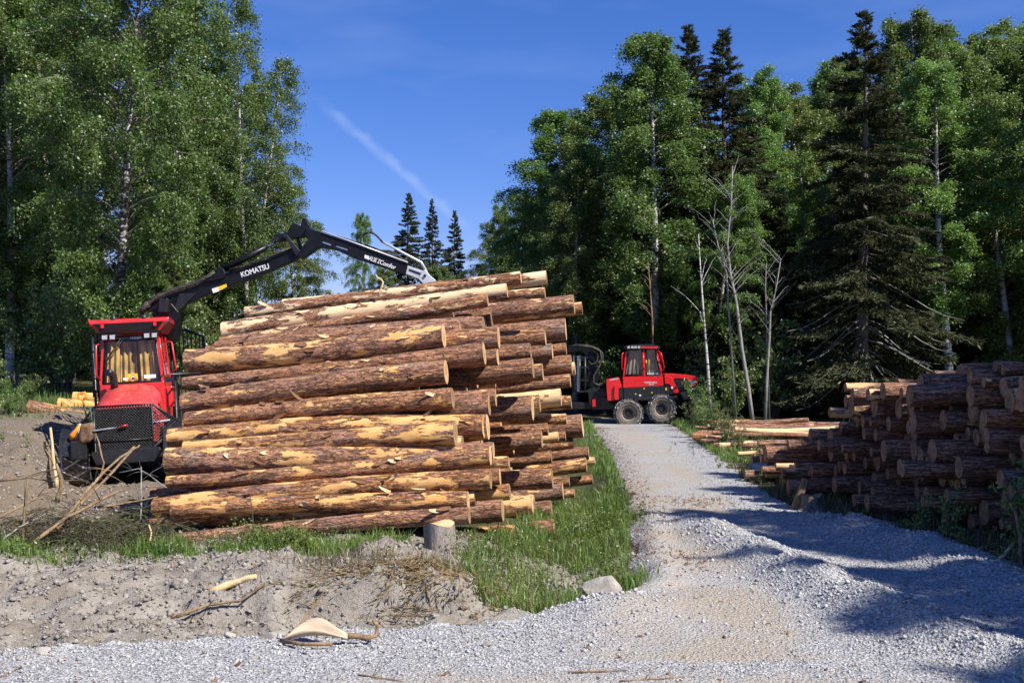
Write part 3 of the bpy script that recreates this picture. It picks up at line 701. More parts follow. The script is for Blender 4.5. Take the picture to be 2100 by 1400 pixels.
def pulp_pile():
    V = {}
    for r in (.05, .062, .075, .092): V[r] = [log_mesh(l, r*1.08, r*.85, 12, 12, .02, .03) for l in (2.9, 4.2, 4.8)]
    rs = list(V); n = 0
    for (y0, y1, tf, num, sd, xf, tagl) in (
        (21.0, 27.6, lambda y: float(np.interp(y, [21, 21.6, 26, 27.4], [.5, .92, .62, .1])), 165, 3, lambda y: 5.55+.16*(y-21), 'low pulpwood stack next to the stump'),
        (29.2, 31.6, lambda y: float(np.interp(y, [29.2, 30.4, 31.6], [.0, .28, .0])), 22, 8, lambda y: 6.3+.12*(y-29), 'small middle heap of pulpwood in the grass'),
        (33.0, 38.0, lambda y: float(np.interp(y, [33, 34, 37, 38], [.2, .85, .85, .3])), 112, 4, lambda y: 6.55+.12*(y-33), 'far pulpwood stack below the bare trees')):
        fl = lambda y: float(np.interp(y, [20, 30, 38], [.0, -.18, -.4]))
        for y, z, r in drop_pack(num, y0, y1, lambda g: g.choice(rs), tf, fl, sd):
            me = random.choice(V[r]); L = me[0].vertices[-1].co.x*2
            x = xf(y)+random.gauss(0, .4)+(z-.2)*.35; yw = random.gauss(0, .03)
            A = Vector((x, y, z)); B = A+Vector((L, L*yw, random.gauss(-.005, .014)*L)); pe = random.random()
            if pe > .86: lab = 'pale debarked thin pole in the '+tagl
            elif r > .08: lab = 'thicker brown pole in the '+tagl
            else: lab = 'thin brown pole in the '+tagl
            place_log('pulpwood_pole', me, A, B, lab, 'thin poles of the low stacks beside the road', peel=.95 if pe > .86 else pe*.6, red=random.random()*.7, pale=.6 if pe > .86 else .3); n += 1
    print('pulp', n)
pulp_pile()
# a few logs on the slope behind the machine
for uL, vL, uR, vR, y, r, pe, lab in (
    (58, 834, 240, 872, 31.0, .22, .42, 'long barked log lying on the bare slope left of the machine'),
    (120, 828, 300, 846, 32.5, .19, .75, 'peeled yellowish log lying behind the long log on the bare slope'),
    (150, 815, 300, 822, 34.0, .18, .7, 'torn log lying highest on the bare slope under the trees')):
    A = at(uL, vL, y); B = at(uR, vR, y+.4); place_log('slope_log', log_mesh((B-A).length, r, r*.95, 20, 36), A, B, lab, 'logs on the slope by the trees', peel=pe, red=.3)
# ------------------------------------------------------------------ machines
def text_part(name, s, size, mat, parent, loc, rotm, ext=.004, font_shear=0, sx=1):
    c = bpy.data.curves.new(name, 'FONT'); c.body = s; c.size = size; c.extrude = ext; c.align_x = 'CENTER'; c.align_y = 'CENTER'; c.shear = font_shear
    c.offset = size*.018
    t = bpy.data.objects.new(name, c); COL.objects.link(t)
    dg = bpy.context.evaluated_depsgraph_get(); me = bpy.data.meshes.new_from_object(t.evaluated_get(dg))
    bpy.data.objects.remove(t); bpy.data.curves.remove(c)
    me.materials.clear(); me.materials.append(mat); o = link(name, me, parent)
    o.matrix_local = Matrix.Translation(Vector(loc)) @ rotm.to_4x4() @ Matrix.Diagonal((sx, 1, 1, 1)); return o
def facing(rx):      # text plane x,z seen from -y, turned by rx about y (clockwise positive)
    return Matrix.Rotation(rx, 3, 'Y') @ Matrix.Rotation(R(90), 3, 'X')
def wheel(root, c, rad, wid, side, chained=True, seed=0, axis=(1, 0, 0), det=1.0):
    """side: +1/-1 = direction of the outer face along axis"""
    g = random.Random(seed); ax = Vector(axis).normalized()*side; c = Vector(c); w = wid/2
    ty = MB(); ty.lathe(c, ax, [(-w*.9, rad*.55), (-w, rad*.62), (-w*.98, rad*.86), (-w*.8, rad*.95), (-w*.5, rad*.975), (w*.5, rad*.975), (w*.8, rad*.95), (w*.98, rad*.86), (w, rad*.64), (w*.88, rad*.56), (w*.6, rad*.53)], 36)
    a = ax.orthogonal().normalized(); b = ax.cross(a)
    n = 20
    for i in range(n):            # lugs
        for sg in (-1, 1):
            t = 2*math.pi*(i+(.5 if sg > 0 else 0))/n; rd = a*math.cos(t)+b*math.sin(t); tg = -a*math.sin(t)+b*math.cos(t)
            m = Matrix((ax, tg, rd)).transposed() @ Matrix.Rotation(sg*.5, 3, 'Z')
            ty.box(c+rd*rad*.975+ax*sg*w*.42, (w*.85, rad*.09, rad*.07), m)
    tyre = ty.build('tyre', M['mudrubber'], root)
    ri = MB(); ri.lathe(c, ax, [(w*.62, rad*.55), (w*.78, rad*.52), (w*.6, rad*.47), (w*.1, rad*.44), (w*.05, rad*.3), (w*.12, rad*.26), (w*.12, 0)], 32)
    rim = ri.build('rim', M['mudrim'], tyre)
    hb = MB(); hb.lathe(c, ax, [(w*.0, rad*.28), (w*.42, rad*.25), (w*.5, rad*.18), (w*.5, 0)], 20)
    for i in range(10):
        t = 2*math.pi*i/10; rd = a*math.cos(t)+b*math.sin(t); hb.lathe(c+rd*rad*.35+ax*w*.1, ax, [(0, .022), (.035, .022), (.035, 0)], 6, False)
    hb.build('hub', M['black'], tyre)
    if chained:
        ch = MB(); nl = int(13*det); ls = rad*.05
        def link_(p, d, up):
            d = d.normalized(); up = (up-d*up.dot(d)).normalized(); s_ = d.cross(up)
            ch.box(p, (ls*2.1, ls*.75, ls*.75), Matrix((d, s_, up)).transposed())
        def run(p0, t0, x0, t1, x1, k):
            for q in range(k):
                f = q/(k-1); t = t0+(t1-t0)*f; x = x0+(x1-x0)*f
                e = abs(x)/w; rr = rad*(1.03 if e < .8 else 1.03-.16*((e-.8)/.2)**1.2)
                rd = a*math.cos(t)+b*math.sin(t); tg = -a*math.sin(t)+b*math.cos(t)
                d = tg*(t1-t0)*rad+ax*(x1-x0)+rd*g.uniform(-.12, .12)*rad*.3; up = rd if q % 2 else ax+rd*.3
                link_(c+rd*(rr+g.uniform(-.01, .02))+ax*x, d, up)
        for i in range(nl):
            t0 = 2*math.pi*i/nl; st = 2*math.pi/nl
            run(c, t0, -w*1.0, t0+st*.5, 0, 6); run(c, t0+st*.5, 0, t0+st, -w*1.0, 6)
            run(c, t0, w*1.02, t0+st*.5, 0, 6); run(c, t0+st*.5, 0, t0+st, w*1.02, 6)
            for sg in (-1, 1):      # side loops hanging on the tyre wall
                for q in range(5):
                    t = t0+st*q/5; rr = rad*(.80+.07*abs(math.cos(math.pi*q/5))); rd = a*math.cos(t)+b*math.sin(t); tg = -a*math.sin(t)+b*math.cos(t)
                    link_(c+rd*rr+ax*sg*w*1.03, tg+rd*(.6 if q > 2 else -.6), ax if q % 2 else rd)
        ch.build('snow_chain', M['steel'], tyre)
    return tyre
def mesh_panel(name, pts, mat, parent, cell=.045, bar=.011, depth=.02):
    """expanded metal grid between four corners (tl, tr, br, bl): crossing diagonal bars"""
    tl, tr, br, bl = [Vector(p) for p in pts]; m = MB()
    W_ = (tr-tl).length; H = (tl-bl).length; nrm = (tr-tl).cross(bl-tl).normalized()
    P = lambda u, v: tl.lerp(tr, u).lerp(bl.lerp(br, u), v)
    nx = max(2, int(W_/cell)); ny = max(2, int(H/cell*1.6)); k = ny*cell/1.6
    for s in (1, -1):
        for i in range(-int(ny*.65)-1, nx+int(ny*.65)+2):
            # line u from i/nx to (i+s*ny*.6)/nx while v 0..1 ; clip in u
            u0 = i/nx; u1 = u0+s*ny*.6/nx; v0, v1 = 0., 1.
            for lim in (0., 1.):
                du = u1-u0
                if abs(du) < 1e-9: continue
                t = (lim-u0)/du
                if 0 < t < 1:
                    if (u0 < 0 and lim == 0) or (u0 > 1 and lim == 1): v0 = v0+(v1-v0)*t; u0 = lim
            for lim in (0., 1.):
                du = u1-u0
                if abs(du) < 1e-9: continue
                t = (lim-u0)/du
                if 0 < t < 1 and ((u1 < 0 and lim == 0) or (u1 > 1 and lim == 1)): v1 = v0+(v1-v0)*t; u1 = lim
            if max(u0, u1) <= 0 or min(u0, u1) >= 1 or v1-v0 < .01: continue
            m.tube([P(u0, v0)+nrm*s*.003, P(u1, v1)+nrm*s*.003], bar/2, 4, False, False)
    return m.build(name, mat, parent)
def left_forwarder():
    Y0 = 24.8; o3 = at(262, 1005, Y0)
    root = empty('forwarder', (o3.x, Y0, -.48), 'red forwarder facing the camera beside the big log pile, crane arm raised over it', 'forwarder',
                 'log carrying machines', (R(-2.5), R(-3.0), R(11)))
    k = Y0/FPX
    def X(u): return (u-262)*k
    def Z(v): return (1005-v)*k
    # hood
    hood = MB(); secs = []
    prof = lambda hw, z0, z1: [(-hw, z0), (-hw, z0+(z1-z0)*.62), (-hw*.93, z0+(z1-z0)*.82), (-hw*.72, z0+(z1-z0)*.95), (-hw*.35, z1), (hw*.35, z1), (hw*.72, z0+(z1-z0)*.95), (hw*.93, z0+(z1-z0)*.82), (hw, z0+(z1-z0)*.62), (hw, z0)]
    for y, hw, z1 in ((.06, .66, 1.84), (.12, .70, 1.93), (.45, .72, 2.08), (.9, .71, 2.26), (1.35, .69, 2.36)): secs.append([(p[0], y, p[1]) for p in prof(hw, 1.0, z1)])
    vs = [p for s in secs for p in s]; n = 10
    fs = [(a*n+i, a*n+i+1, (a+1)*n+i+1, (a+1)*n+i) for a in range(len(secs)-1) for i in range(n-1)]+[tuple(reversed(range(n)))]
    hood.add(vs, fs, True); h = hood.build('hood', M['redfade'], root)
    hs = MB()
    for q in range(5): hs.box((.72, .55+q*.02, 1.52+q*.09), (.03, .30, .045))
    hs.build('hood_vent', M['red'], h)
    # grille guard
    zt, zb = 1.86, .82; xl, xr = -.63, .62
    g0 = MB(); A = [(xl, -.1, zt), (xr, -.1, zt), (xr, -.1, zb), (xl, -.1, zb)]
    fr = lambda P, r: g0.tube(P+[P[0]], r, 6)
    fr(A, .026)
    Rw = [(xr, -.1, zt), (xr+.52, .45, 1.42), (xr+.50, .45, 1.25), (xr, -.1, zb+.05)]
    Lw = [(xl, -.1, zt), (xl-.42, .40, 1.42), (xl-.40, .40, 1.10), (xl, -.1, zb+.05)]
    fr(Rw, .024); fr(Lw, .024)
    g0.tube([(xl, -.12, 1.08), (xr, -.12, 1.08)], .018, 6)
    guard = g0.build('grille_guard', M['black'], root)
    mesh_panel('grille_mesh', A, M['black'], guard, .062, .02)
    mesh_panel('grille_mesh', Rw, M['black'], guard, .07, .016); mesh_panel('grille_mesh', [Lw[1], Lw[0], Lw[3], Lw[2]], M['black'], guard, .07, .016)
    b = MB(); b.box((0, -.02, 1.3), (1.22, .04, 1.0)); b.build('radiator', M['seat'], root)
    b = MB(); b.tube([(xl-.02, -.16, 1.33), (xr+.36, .1, 1.47)], .018, 8); lb = b.build('light_bar', M['silver'], guard)
    b = MB(); b.tube([(-.07, -.171, 1.388), (.09, -.170, 1.414)], .022, 8); b.build('red_sleeve', M['newred'], guard)
    # bumper and chassis
    b = MB(); b.prism([(-.72, .80), (-.62, .56), (.62, .56), (.78, .82), (.74, .88), (-.70, .86)], -.16, .5, .02); b.build('bumper', M['black'], root)
    b = MB(); b.box((0, 2.2, .78), (1.0, 4.2, .42)); b.box((0, 1.9, 1.05), (1.5, 2.6, .35)); b.box((0, 5.0, .8), (.7, 3.4, .35)); b.build('chassis', M['black'], root)
    b = MB(); b.box((-.98, .15, .92), (.34, .55, .42)); b.box((-.86, .35, 1.12), (.5, .3, .05)); b.build('step_box', M['black'], root, .02)
    b = MB(); b.box((1.05, .6, .95), (.30, .7, .36)); b.build('step_box', M['black'], root, .02)
    # wheels
    for i, (x, y) in enumerate(((-1.12, .75), (-1.12, 2.15), (1.12, .75), (1.12, 2.15))): wheel(root, (x, y, .68), .68, .58, -1 if x < 0 else 1, y < 2.5, 5+i)
    for i, (x, y) in enumerate(((-1.12, 5.8), (-1.12, 7.2), (1.12, 5.8), (1.12, 7.2))): wheel(root, (x, y, .68), .68, .58, -1 if x < 0 else 1, False, 15+i)
    # fenders
    for s in (-1, 1):
        b = MB(); P = [(s*1.12, .75+.80*math.cos(t), .68+.80*math.sin(t)) for t in np.linspace(.15, 3.0, 12)]
        for p, q in zip(P[:-1], P[1:]):
            p, q = Vector(p), Vector(q); b.add([p+Vector((-.3, 0, 0)), p+Vector((.3, 0, 0)), q+Vector((.3, 0, 0)), q+Vector((-.3, 0, 0))], [(0, 1, 2, 3)])
        o = b.build('fender', M['black'], root); sm = o.modifiers.new('t', 'SOLIDIFY'); sm.thickness = .02
    # cab: tapering box made of frame posts, lower panels and glass
    yF, yB = 1.42, 3.0; zS, zW, zT = 1.35, 2.40, 3.56
    hb, ht = .74, .66
    cb = MB()
    cb.box((0, (yF+yB)/2, (zS+zW)/2), (2*hb, yB-yF, zW-zS)); cab = cb.build('cab_body', M['red'], root, .03)
    def post(x0, y0, x1, y1, w=.075, d=.09): MB().add([(x0-w/2, y0-d/2, zW-.01), (x0+w/2, y0-d/2, zW-.01), (x0+w/2, y0+d/2, zW-.01), (x0-w/2, y0+d/2, zW-.01), (x1-w/2, y1-d/2, zT), (x1+w/2, y1-d/2, zT), (x1+w/2, y1+d/2, zT), (x1-w/2, y1+d/2, zT)], [(0, 1, 5, 4), (1, 2, 6, 5), (2, 3, 7, 6), (3, 0, 4, 7), (4, 5, 6, 7), (3, 2, 1, 0)]).build('cab_post', M['red'], root)
    for s in (-1, 1):
        post(s*(hb-.045), yF+.05, s*(ht-.045), yF+.12); post(s*(hb-.045), yB-.05, s*(ht-.045), yB-.08); post(s*(hb-.045), (yF+yB)/2+.1, s*(ht-.045), (yF+yB)/2+.1, .05, .06)
    fr_ = MB()   # black windscreen frame
    q = [(-hb+.085, yF+.02, zW+.0), (hb-.085, yF+.02, zW+.0), (ht-.085, yF+.09, zT-.05), (-ht+.085, yF+.09, zT-.05)]
    fr_.tube(q+[q[0]], .034, 6); fr_.box((0, yF+.04, zW-.02), (1.32, .05, .10)); fr_.build('windscreen_frame', M['black'], root)
    gl = MB(); gl.quad(*[(p[0], p[1]+.01, p[2]) for p in q]); gl.build('windscreen', M['glass'], root)
    for s in (-1, 1):
        gl = MB(); gl.quad((s*(hb-.02), yF+.12, zW+.01), (s*(hb-.02), yB-.1, zW+.01), (s*(ht-.02), yB-.1, zT-.03), (s*(ht-.02), yF+.18, zT-.03)); gl.build('side_window', M['glass2'], root)
    # inside: lining at the back, seat, tan curtains lit by the sun
    b = MB(); b.box((0, yB-.06, 2.95), (1.3, .04, 1.2)); b.box((0, 2.4, 2.38), (1.3, 1.1, .03)); b.build('cab_lining', M['seat'], root)
    b = MB(); b.box((.02, 2.45, 2.62), (.5, .5, .14)); b.box((.02, 2.66, 2.98), (.46, .14, .62)); b.build('seat', M['seat'], root, .05)
    b = MB()
    for x0, x1, y in ((-.60, -.30, 1.60), (-.30, .02, 1.72), (.02, .24, 1.74), (.20, .60, 1.58)):
        k_ = 18
        for i in range(k_):
            u0, u1 = x0+(x1-x0)*i/k_, x0+(x1-x0)*(i+1)/k_; w0, w1 = .045*math.sin(i*.8), .045*math.sin((i+1)*.8)
            b.quad((u0, y+w0, 2.42), (u1, y+w1, 2.42), (u1*.9, y+w1*.6, 3.4), (u0*.9, y+w0*.6, 3.4))
    b.build('curtain', M['amber'], root)
    # warning sign and papers behind the glass
    b = MB(); b.box((.03, yF-.015, 2.535), (.215, .012, .15)); sg = b.build('warning_sign', M['yellow'], root)
    b = MB(); t0 = [(-.065, 2.475), (.125, 2.475), (.03, 2.60)]; b.prism([(x, z) for x, z in t0], yF-.027, yF-.022); b.build('sign_triangle', M['newred'], sg)
    b = MB(); b.prism([(-.035, 2.487), (.095, 2.487), (.03, 2.573)], yF-.033, yF-.028); b.build('sign_field', M['white'], sg)
    b = MB(); b.prism([(-.005, 2.495), (.08, 2.492), (.06, 2.52), (.02, 2.53)], yF-.039, yF-.034); b.build('sign_symbol', M['black'], sg)
    b = MB(); b.box((.42, yF-.012, 2.525), (.27, .01, .085)); b.build('paper', M['paper'], root)
    b = MB(); b.box((-.145, yF-.012, 2.495), (.10, .01, .055)); b.build('paper', M['paper'], root)
    # wiper
    b = MB(); b.tube([(-.52, yF-.01, 3.02), (-.22, yF+.04, 3.46)], .011, 5); b.tube([(-.47, yF-.03, 3.0), (-.17, yF+.02, 3.44)], .009, 5); b.box((-.54, yF-.01, 3.0), (.08, .05, .06)); b.build('wiper', M['black'], root)
    b = MB(); b.box((.12, yF+.05, 3.47), (.34, .02, .07)); nb = b.build('name_plate', M['black'], root)
    text_part('lettering', 'HUGGER', .065, M['silver'], nb, (.13, yF+.036, 3.47), facing(0), .002)
    # roof with flared front fascia
    rf = MB()
    fb = [(-.70, yF-.02, 3.60), (.70, yF-.02, 3.60)]; ft = [(.90, yF-.10, 3.84), (-.90, yF-.10, 3.84)]
    bb = [(.70, yB+.05, 3.60), (-.70, yB+.05, 3.60)]; bt = [(-.86, yB+.12, 3.86), (.86, yB+.12, 3.86)]
    vs = fb+ft+bb+bt   # 0,1 front low; 2,3 front top (r,l); 4,5 back low (r,l); 6,7 back top (l,r)
    vs += [(.93, yF-.06, 3.93), (-.93, yF-.06, 3.93), (-.86, yB, 3.97), (.86, yB, 3.97)]
    rf.add(vs, [(0, 1, 2, 3), (1, 4, 7, 2), (5, 0, 3, 6), (4, 5, 6, 7), (3, 2, 8, 9), (9, 8, 11, 10), (2, 7, 11, 8), (6, 3, 9, 10), (7, 6, 10, 11), (1, 0, 5, 4)])
    roof = rf.build('roof', M['red'], root, .015)
    b = MB(); b.add([(-.66, yF-.058, 3.645), (.64, yF-.058, 3.645), (.80, yF-.118, 3.825), (-.82, yF-.118, 3.825)], [(0, 1, 2, 3)]); o = b.build('roof_vent', M['black'], roof); o.modifiers.new('t', 'SOLIDIFY').thickness = .012
    b = MB(); b.tube([(-.72, yF-.05, 3.60), (.72, yF-.05, 3.60), (.93, yF-.14, 3.86)], .026, 6); b.build('roof_trim', M['black'], roof)
    for x in (-.36, .34):
        b = MB(); b.lathe((x, yF+.0, 3.92), (0, 0, 1), [(0, .085), (.05, .085), (.085, .06), (.095, 0)], 14); b.build('roof_knob', M['black'], roof)
    for x in (-.60, .60):
        b = MB(); b.box((x, yF-.105, 3.77), (.07, .05, .09)); b.build('roof_latch', M['newred'], roof)
    for x in (-.56, -.385, .40, .575):
        b = MB(); b.box((x, yF-.06, 3.50), (.15, .11, .13)); l = b.build('work_light', M['black'], root, .015)
        b = MB(); b.box((x, yF-.12, 3.50), (.115, .012, .10)); b.build('lens', M['lamp'], l)
    # handrails
    def rail(P, r=.021):
        b = MB(); b.tube(P, r, 8); b.build('handrail', M['red'], root)
    rail([(-.70, yF-.0, 3.36), (-.76, yF-.10, 3.32), (-.78, yF-.11, 2.6), (-.72, yF+.02, 2.5)])
    rail([(.64, yF+.02, 3.45), (.69, yF-.12, 3.42), (.75, yF-.14, 2.62), (.73, yF+.02, 2.55)])
    rail([(.68, 2.5, 3.42), (.84, 2.45, 3.38), (.93, 2.4, 2.70), (.80, 2.45, 2.62)])
    # exhaust elbow
    b = MB(); b.tube([(-.36, 1.12, 2.25), (-.36, 1.12, 2.48), (-.37, 1.08, 2.58), (-.42, 1.0, 2.64), (-.47, .92, 2.65)], [.085, .085, .085, .08, .078], 14); b.build('exhaust', M['black'], root)
    # mirror frame, steps on the right flank
    b = MB(); b.tube([(.98, 1.5, 2.36), (.98, 1.5, 1.1), (1.0, 2.1, 1.1), (1.0, 2.1, 2.3), (.98, 1.5, 2.36)], .03, 6)
    for z in (1.4, 1.7, 2.0): b.tube([(.98, 1.5, z), (1.0, 2.1, z)], .02, 6)
    b.build('side_ladder', M['black'], root)
    b = MB(); b.box((.86, 1.5, 2.42), (.2, .06, .12)); b.build('mirror', M['black'], root)
    b = MB(); b.box((.80, 2.0, 2.02), (.18, .5, .5)); b.build('side_panel', M['red'], root, .03)
    b = MB(); b.tube([(-.86, 1.5, 3.6), (-.88, 1.45, 2.1)], .03, 6); b.tube([(-.80, 1.75, 3.6), (-.84, 1.75, 2.1)], .02, 6); b.build('side_rail', M['black'], root)
    # headboard gate behind the crane
    gt = MB(); P = [(-1.35, 4.35, 3.55), (-.9, 4.35, 3.84), (0, 4.35, 3.92), (.9, 4.35, 3.84), (1.45, 4.35, 3.60), (1.45, 4.35, 1.4), (-1.35, 4.35, 1.4)]
    gt.tube(P+[P[0]], .05, 6); gt.tube([(-1.35, 4.35, 2.62), (1.45, 4.35, 2.62)], .05, 6); gt.tube([(0.62, 4.35, 1.4), (.62, 4.35, 3.88)], .045, 6)
    gate = gt.build('headboard', M['black'], root)
    for i in range(26):
        x = -1.27+i*.105; zt_ = np.interp(x, [-1.35, -.9, 0, .9, 1.45], [3.55, 3.84, 3.92, 3.84, 3.6])
        b = MB(); b.tube([(x, 4.35, 1.42), (x, 4.35, zt_)], .017, 5, False); b.build('bar', M['black'], gate)
    for y in (5.2, 6.9):
        for s in (-1, 1):
            b = MB(); b.tube([(s*.9, y, 1.1), (s*1.3, y, 1.25), (s*1.45, y, 3.3)], .055, 6); b.build('stake', M['black'], root)
    # dark mudguard with a green strap
    b = MB(); b.tube([(-.70, -.06, 1.83), (-.68, -.08, 1.62), (-.66, -.1, 1.5)], .012, 5); b.build('strap', M['green'], root)
    # ---- crane: outlines carried by real plates with their own thickness
    MW = Matrix.LocRotScale(root.location, root.rotation_euler.to_quaternion(), None); IW = MW.inverted()
    def plate(name, px, y, th, mat, par=root, bev=.012):
        b = MB(); b.prism([((u-CU)/FPX*y, CAMZ+(HOR-v)/FPX*y) for u, v in px], y-th/2, y+th/2, bev)
        b.v = [tuple(IW @ Vector(p)) for p in b.v]; return b.build(name, mat, par)
    def rod(name, px, y, r, mat, par=root, seg=10):
        b = MB(); b.tube([at(u, v, y) if len((u, v)) == 2 else None for u, v in px], r, seg); b.v = [tuple(IW @ Vector(p)) for p in b.v]; return b.build(name, mat, par)
    YB = 28.4
    plate('crane_post', [(318, 700), (322, 628), (348, 612), (372, 640), (362, 700)], YB, .55, M['boomblack'])
    boom = plate('main_boom', [(303, 640), (318, 614), (366, 594), (419, 579), (554, 530), (601, 509), (612, 506), (621, 521), (606, 535), (529, 568), (434, 601), (382, 624), (360, 660), (345, 668), (340, 640)], YB, .30, M['boomblack'])
    plate('bracket', [(419, 580), (432, 566), (446, 553), (453, 548), (461, 552), (466, 562), (462, 572)], YB-.03, .40, M['boomblack'], boom)
    plate('boom_rib', [(368, 602), (404, 601), (382, 622), (360, 646), (352, 648)], YB-.16, .05, M['black'], boom, .006)
    plate('control_box', [(331, 612), (350, 614), (346, 641), (328, 640)], YB-.35, .3, M['black'], boom)
    rod('cylinder', [(452, 555), (546, 507)], YB, .085, M['boomblack'], boom)
    rod('piston_rod', [(546, 507), (567, 496)], YB, .045, M['steel'], boom)
    # hydraulic hoses along the boom
    for dv, dy in ((0, -.12), (4, .0), (-3, .1)):
        rod('hose', [(288, 648+dv), (300, 628+dv), (318, 612+dv), (345, 600+dv), (372, 590+dv), (400, 581+dv), (424, 570+dv), (440, 558+dv)], YB-.12+dy, .035, M['rubber'], boom, 6)
    rod('hose_guard', [(289, 643), (296, 630), (305, 622)], YB-.2, .08, M['rubber'], boom, 10)
    rod('hose', [(470, 552), (500, 546), (530, 532), (556, 524), (600, 506)], YB-.22, .028, M['rubber'], boom, 6)
    ln = plate('rocker_arm', [(562, 492), (564, 484), (584, 479), (630, 468), (640, 478), (632, 486), (606, 489), (572, 497)], YB-.02, .34, M['boomblack'])
    plate('link_plate', [(581, 481), (587, 480), (618, 519), (614, 527), (608, 525)], YB-.22, .06, M['black'], ln, .006)
    plate('link_plate', [(606, 487), (612, 486), (622, 512), (614, 512)], YB+.2, .06, M['black'], ln, .006)
    for u, v, r in ((566, 490, .06), (584, 483, .05), (631, 478, .075), (614, 522, .06), (630, 507, .06)):
        b = MB(); b.lathe(IW @ at(u, v, YB-.30), (IW.to_3x3() @ Vector((0, 1, 0))), [(0, 0), (0, r), (.5, r), (.5, 0)], 14, False); b.build('pin', M['black'], ln)
    plate('knuckle_bracket', [(592, 476), (596, 466), (604, 458), (618, 464), (622, 450), (628, 448), (634, 460), (640, 472), (620, 478)], YB, .28, M['boomblack'], ln)
    YO = 28.2
    ob = plate('outer_boom', [(628, 468), (654, 475), (690, 487), (730, 501), (838, 541), (832, 563), (780, 547), (730, 531), (692, 514), (672, 509), (658, 508), (648, 512), (636, 522), (622, 532), (611, 524), (620, 508), (632, 494)], YO, .26, M['boomblack'])
    plate('boom_slot', [(662, 495), (679, 501), (678, 504), (661, 498)], YO-.132, .012, M['steel'], ob, 0); plate('boom_slot', [(690, 504), (713, 511), (712, 514), (689, 506)], YO-.132, .012, M['steel'], ob, 0)
    rod('pipe', [(660, 474), (730, 499), (836, 538)], YO-.16, .022, M['silver'], ob, 6); rod('pipe', [(690, 484), (760, 506), (835, 534)], YO+.1, .025, M['rubber'], ob, 6)
    ex = plate('boom_extension', [(836, 545), (872, 557), (868, 576), (832, 562)], YO, .18, M['silver'])
    plate('extension_slot', [(839, 551), (864, 560), (862, 564), (838, 555)], YO-.092, .012, M['black'], ex, 0)
    plate('tip_plate', [(858, 572), (866, 557), (873, 553), (882, 565), (894, 575), (892, 582), (868, 582)], YO, .24, M['silver'])
    b = MB(); b.lathe(IW @ at(871, 565, YO-.16), (IW.to_3x3() @ Vector((0, 1, 0))), [(0, 0), (0, .035), (.32, .035), (.32, 0)], 12, False); b.build('pin', M['black'], ex)
    rod('hose_bracket', [(783, 495), (822, 516), (864, 538), (875, 557)], YO-.05, .036, M['silver'], ex, 6)
    loop = [(784, 496), (776, 487), (766, 478), (756, 475), (746, 478), (740, 486), (740, 497), (747, 506), (760, 512), (778, 514), (797, 514), (812, 520), (826, 533), (834, 540)]
    rod('hose', loop, YO-.1, .026, M['rubber'], ex, 7); rod('hose', [(u+2, v+2) for u, v in loop], YO-.04, .02, M['green'], ex, 7)
    # lettering
    def onboom(nm, s, u0, v0, u1, v1, hpx, mat, par, y, shear=0, sx=1):
        a = math.atan2(v1-v0, u1-u0); c = at((u0+u1)/2, (v0+v1)/2, y); sz = hpx/FPX*y/.69
        ir = IW.to_3x3(); o = text_part(nm, s, sz, mat, par, (0, 0, 0), Matrix.Identity(3), .004, shear)
        wd = o.dimensions.x; want = math.hypot(u1-u0, v1-v0)/FPX*y
        o.matrix_local = (IW @ Matrix.Translation(c) @ facing(a).to_4x4()) @ Matrix.Diagonal((want/wd, 1, 1, 1)); return o
    onboom('lettering', 'KOMATSU', 494, 564, 551, 546, 10.5, M['white'], boom, YB-.158)
    plate('sticker', [(434, 592), (447, 588), (449, 597), (437, 601)], YB-.154, .006, M['white'], boom, 0)
    plate('sticker', [(447, 588), (464, 582), (465, 588), (456, 593), (449, 596)], YB-.154, .006, M['yellow'], boom, 0)
    plate('worn_label', [(748, 522), (757, 525), (757, 533), (747, 529)], YO-.134, .006, M['white'], ob, 0)
    onboom('lettering', 'ALSE Z', 757, 529, 779, 537, 8.5, M['white'], ob, YO-.138); onboom('lettering', 'Comfor', 779, 537, 811, 549, 8.5, M['white'], ob, YO-.138)
    # things hung on the machine
    sh = empty('shovel', tuple(MW @ Vector((-.72, -.05, 1.2))), 'shovel with orange handle and rusty blade hung on the grille guard', 'shovel', None, (0, R(-12), R(11)))
    b = MB(); b.tube([(0, .0, .30), (0, .02, .80)], .02, 8); b.build('shaft', M['black'], sh)
    b = MB(); b.tube([(0, .02, .72), (0, .02, .84), (-.085, .02, .90), (-.075, .02, 1.0), (.075, .02, 1.0), (.085, .02, .90), (0, .02, .84)], .026, 8); b.build('handle', M['orange'], sh)
    b = MB(); vs = []
    for i in range(6):
        z = .32-i*.085; hw = .13+.04*math.sin(i*.5) if i < 5 else .10
        for j in range(5): vs.append(((j-2)/2*hw-.1*i*.25, -.10+.03*((j-2)/2)**2-.0, z))
    b.add(vs, [(i*5+j, i*5+j+1, i*5+j+6, i*5+j+5) for i in range(5) for j in range(4)], True); o = b.build('blade', M['rust'], sh); o.modifiers.new('t', 'SOLIDIFY').thickness = .008
    bg = empty('tool_bag', tuple(MW @ Vector((-1.02, .12, 1.15))), 'orange and blue tool bundle on the step left of the grille', 'tools')
    b = MB(); b.tube([(-.1, -.1, .02), (-.08, -.12, .12), (0, -.1, .22), (.06, -.08, .34)], [.06, .07, .05, .03], 8); b.build('strap', M['orange'], bg)
    b = MB(); b.tube([(-.03, -.05, .0), (.02, -.06, .2), (.06, -.04, .36)], [.06, .06, .04], 8); b.build('bottle', M['silver'], bg)
    b = MB(); b.box((-.05, -.12, .18), (.07, .05, .08)); b.build('tag', M['blue'], bg)
left_forwarder()
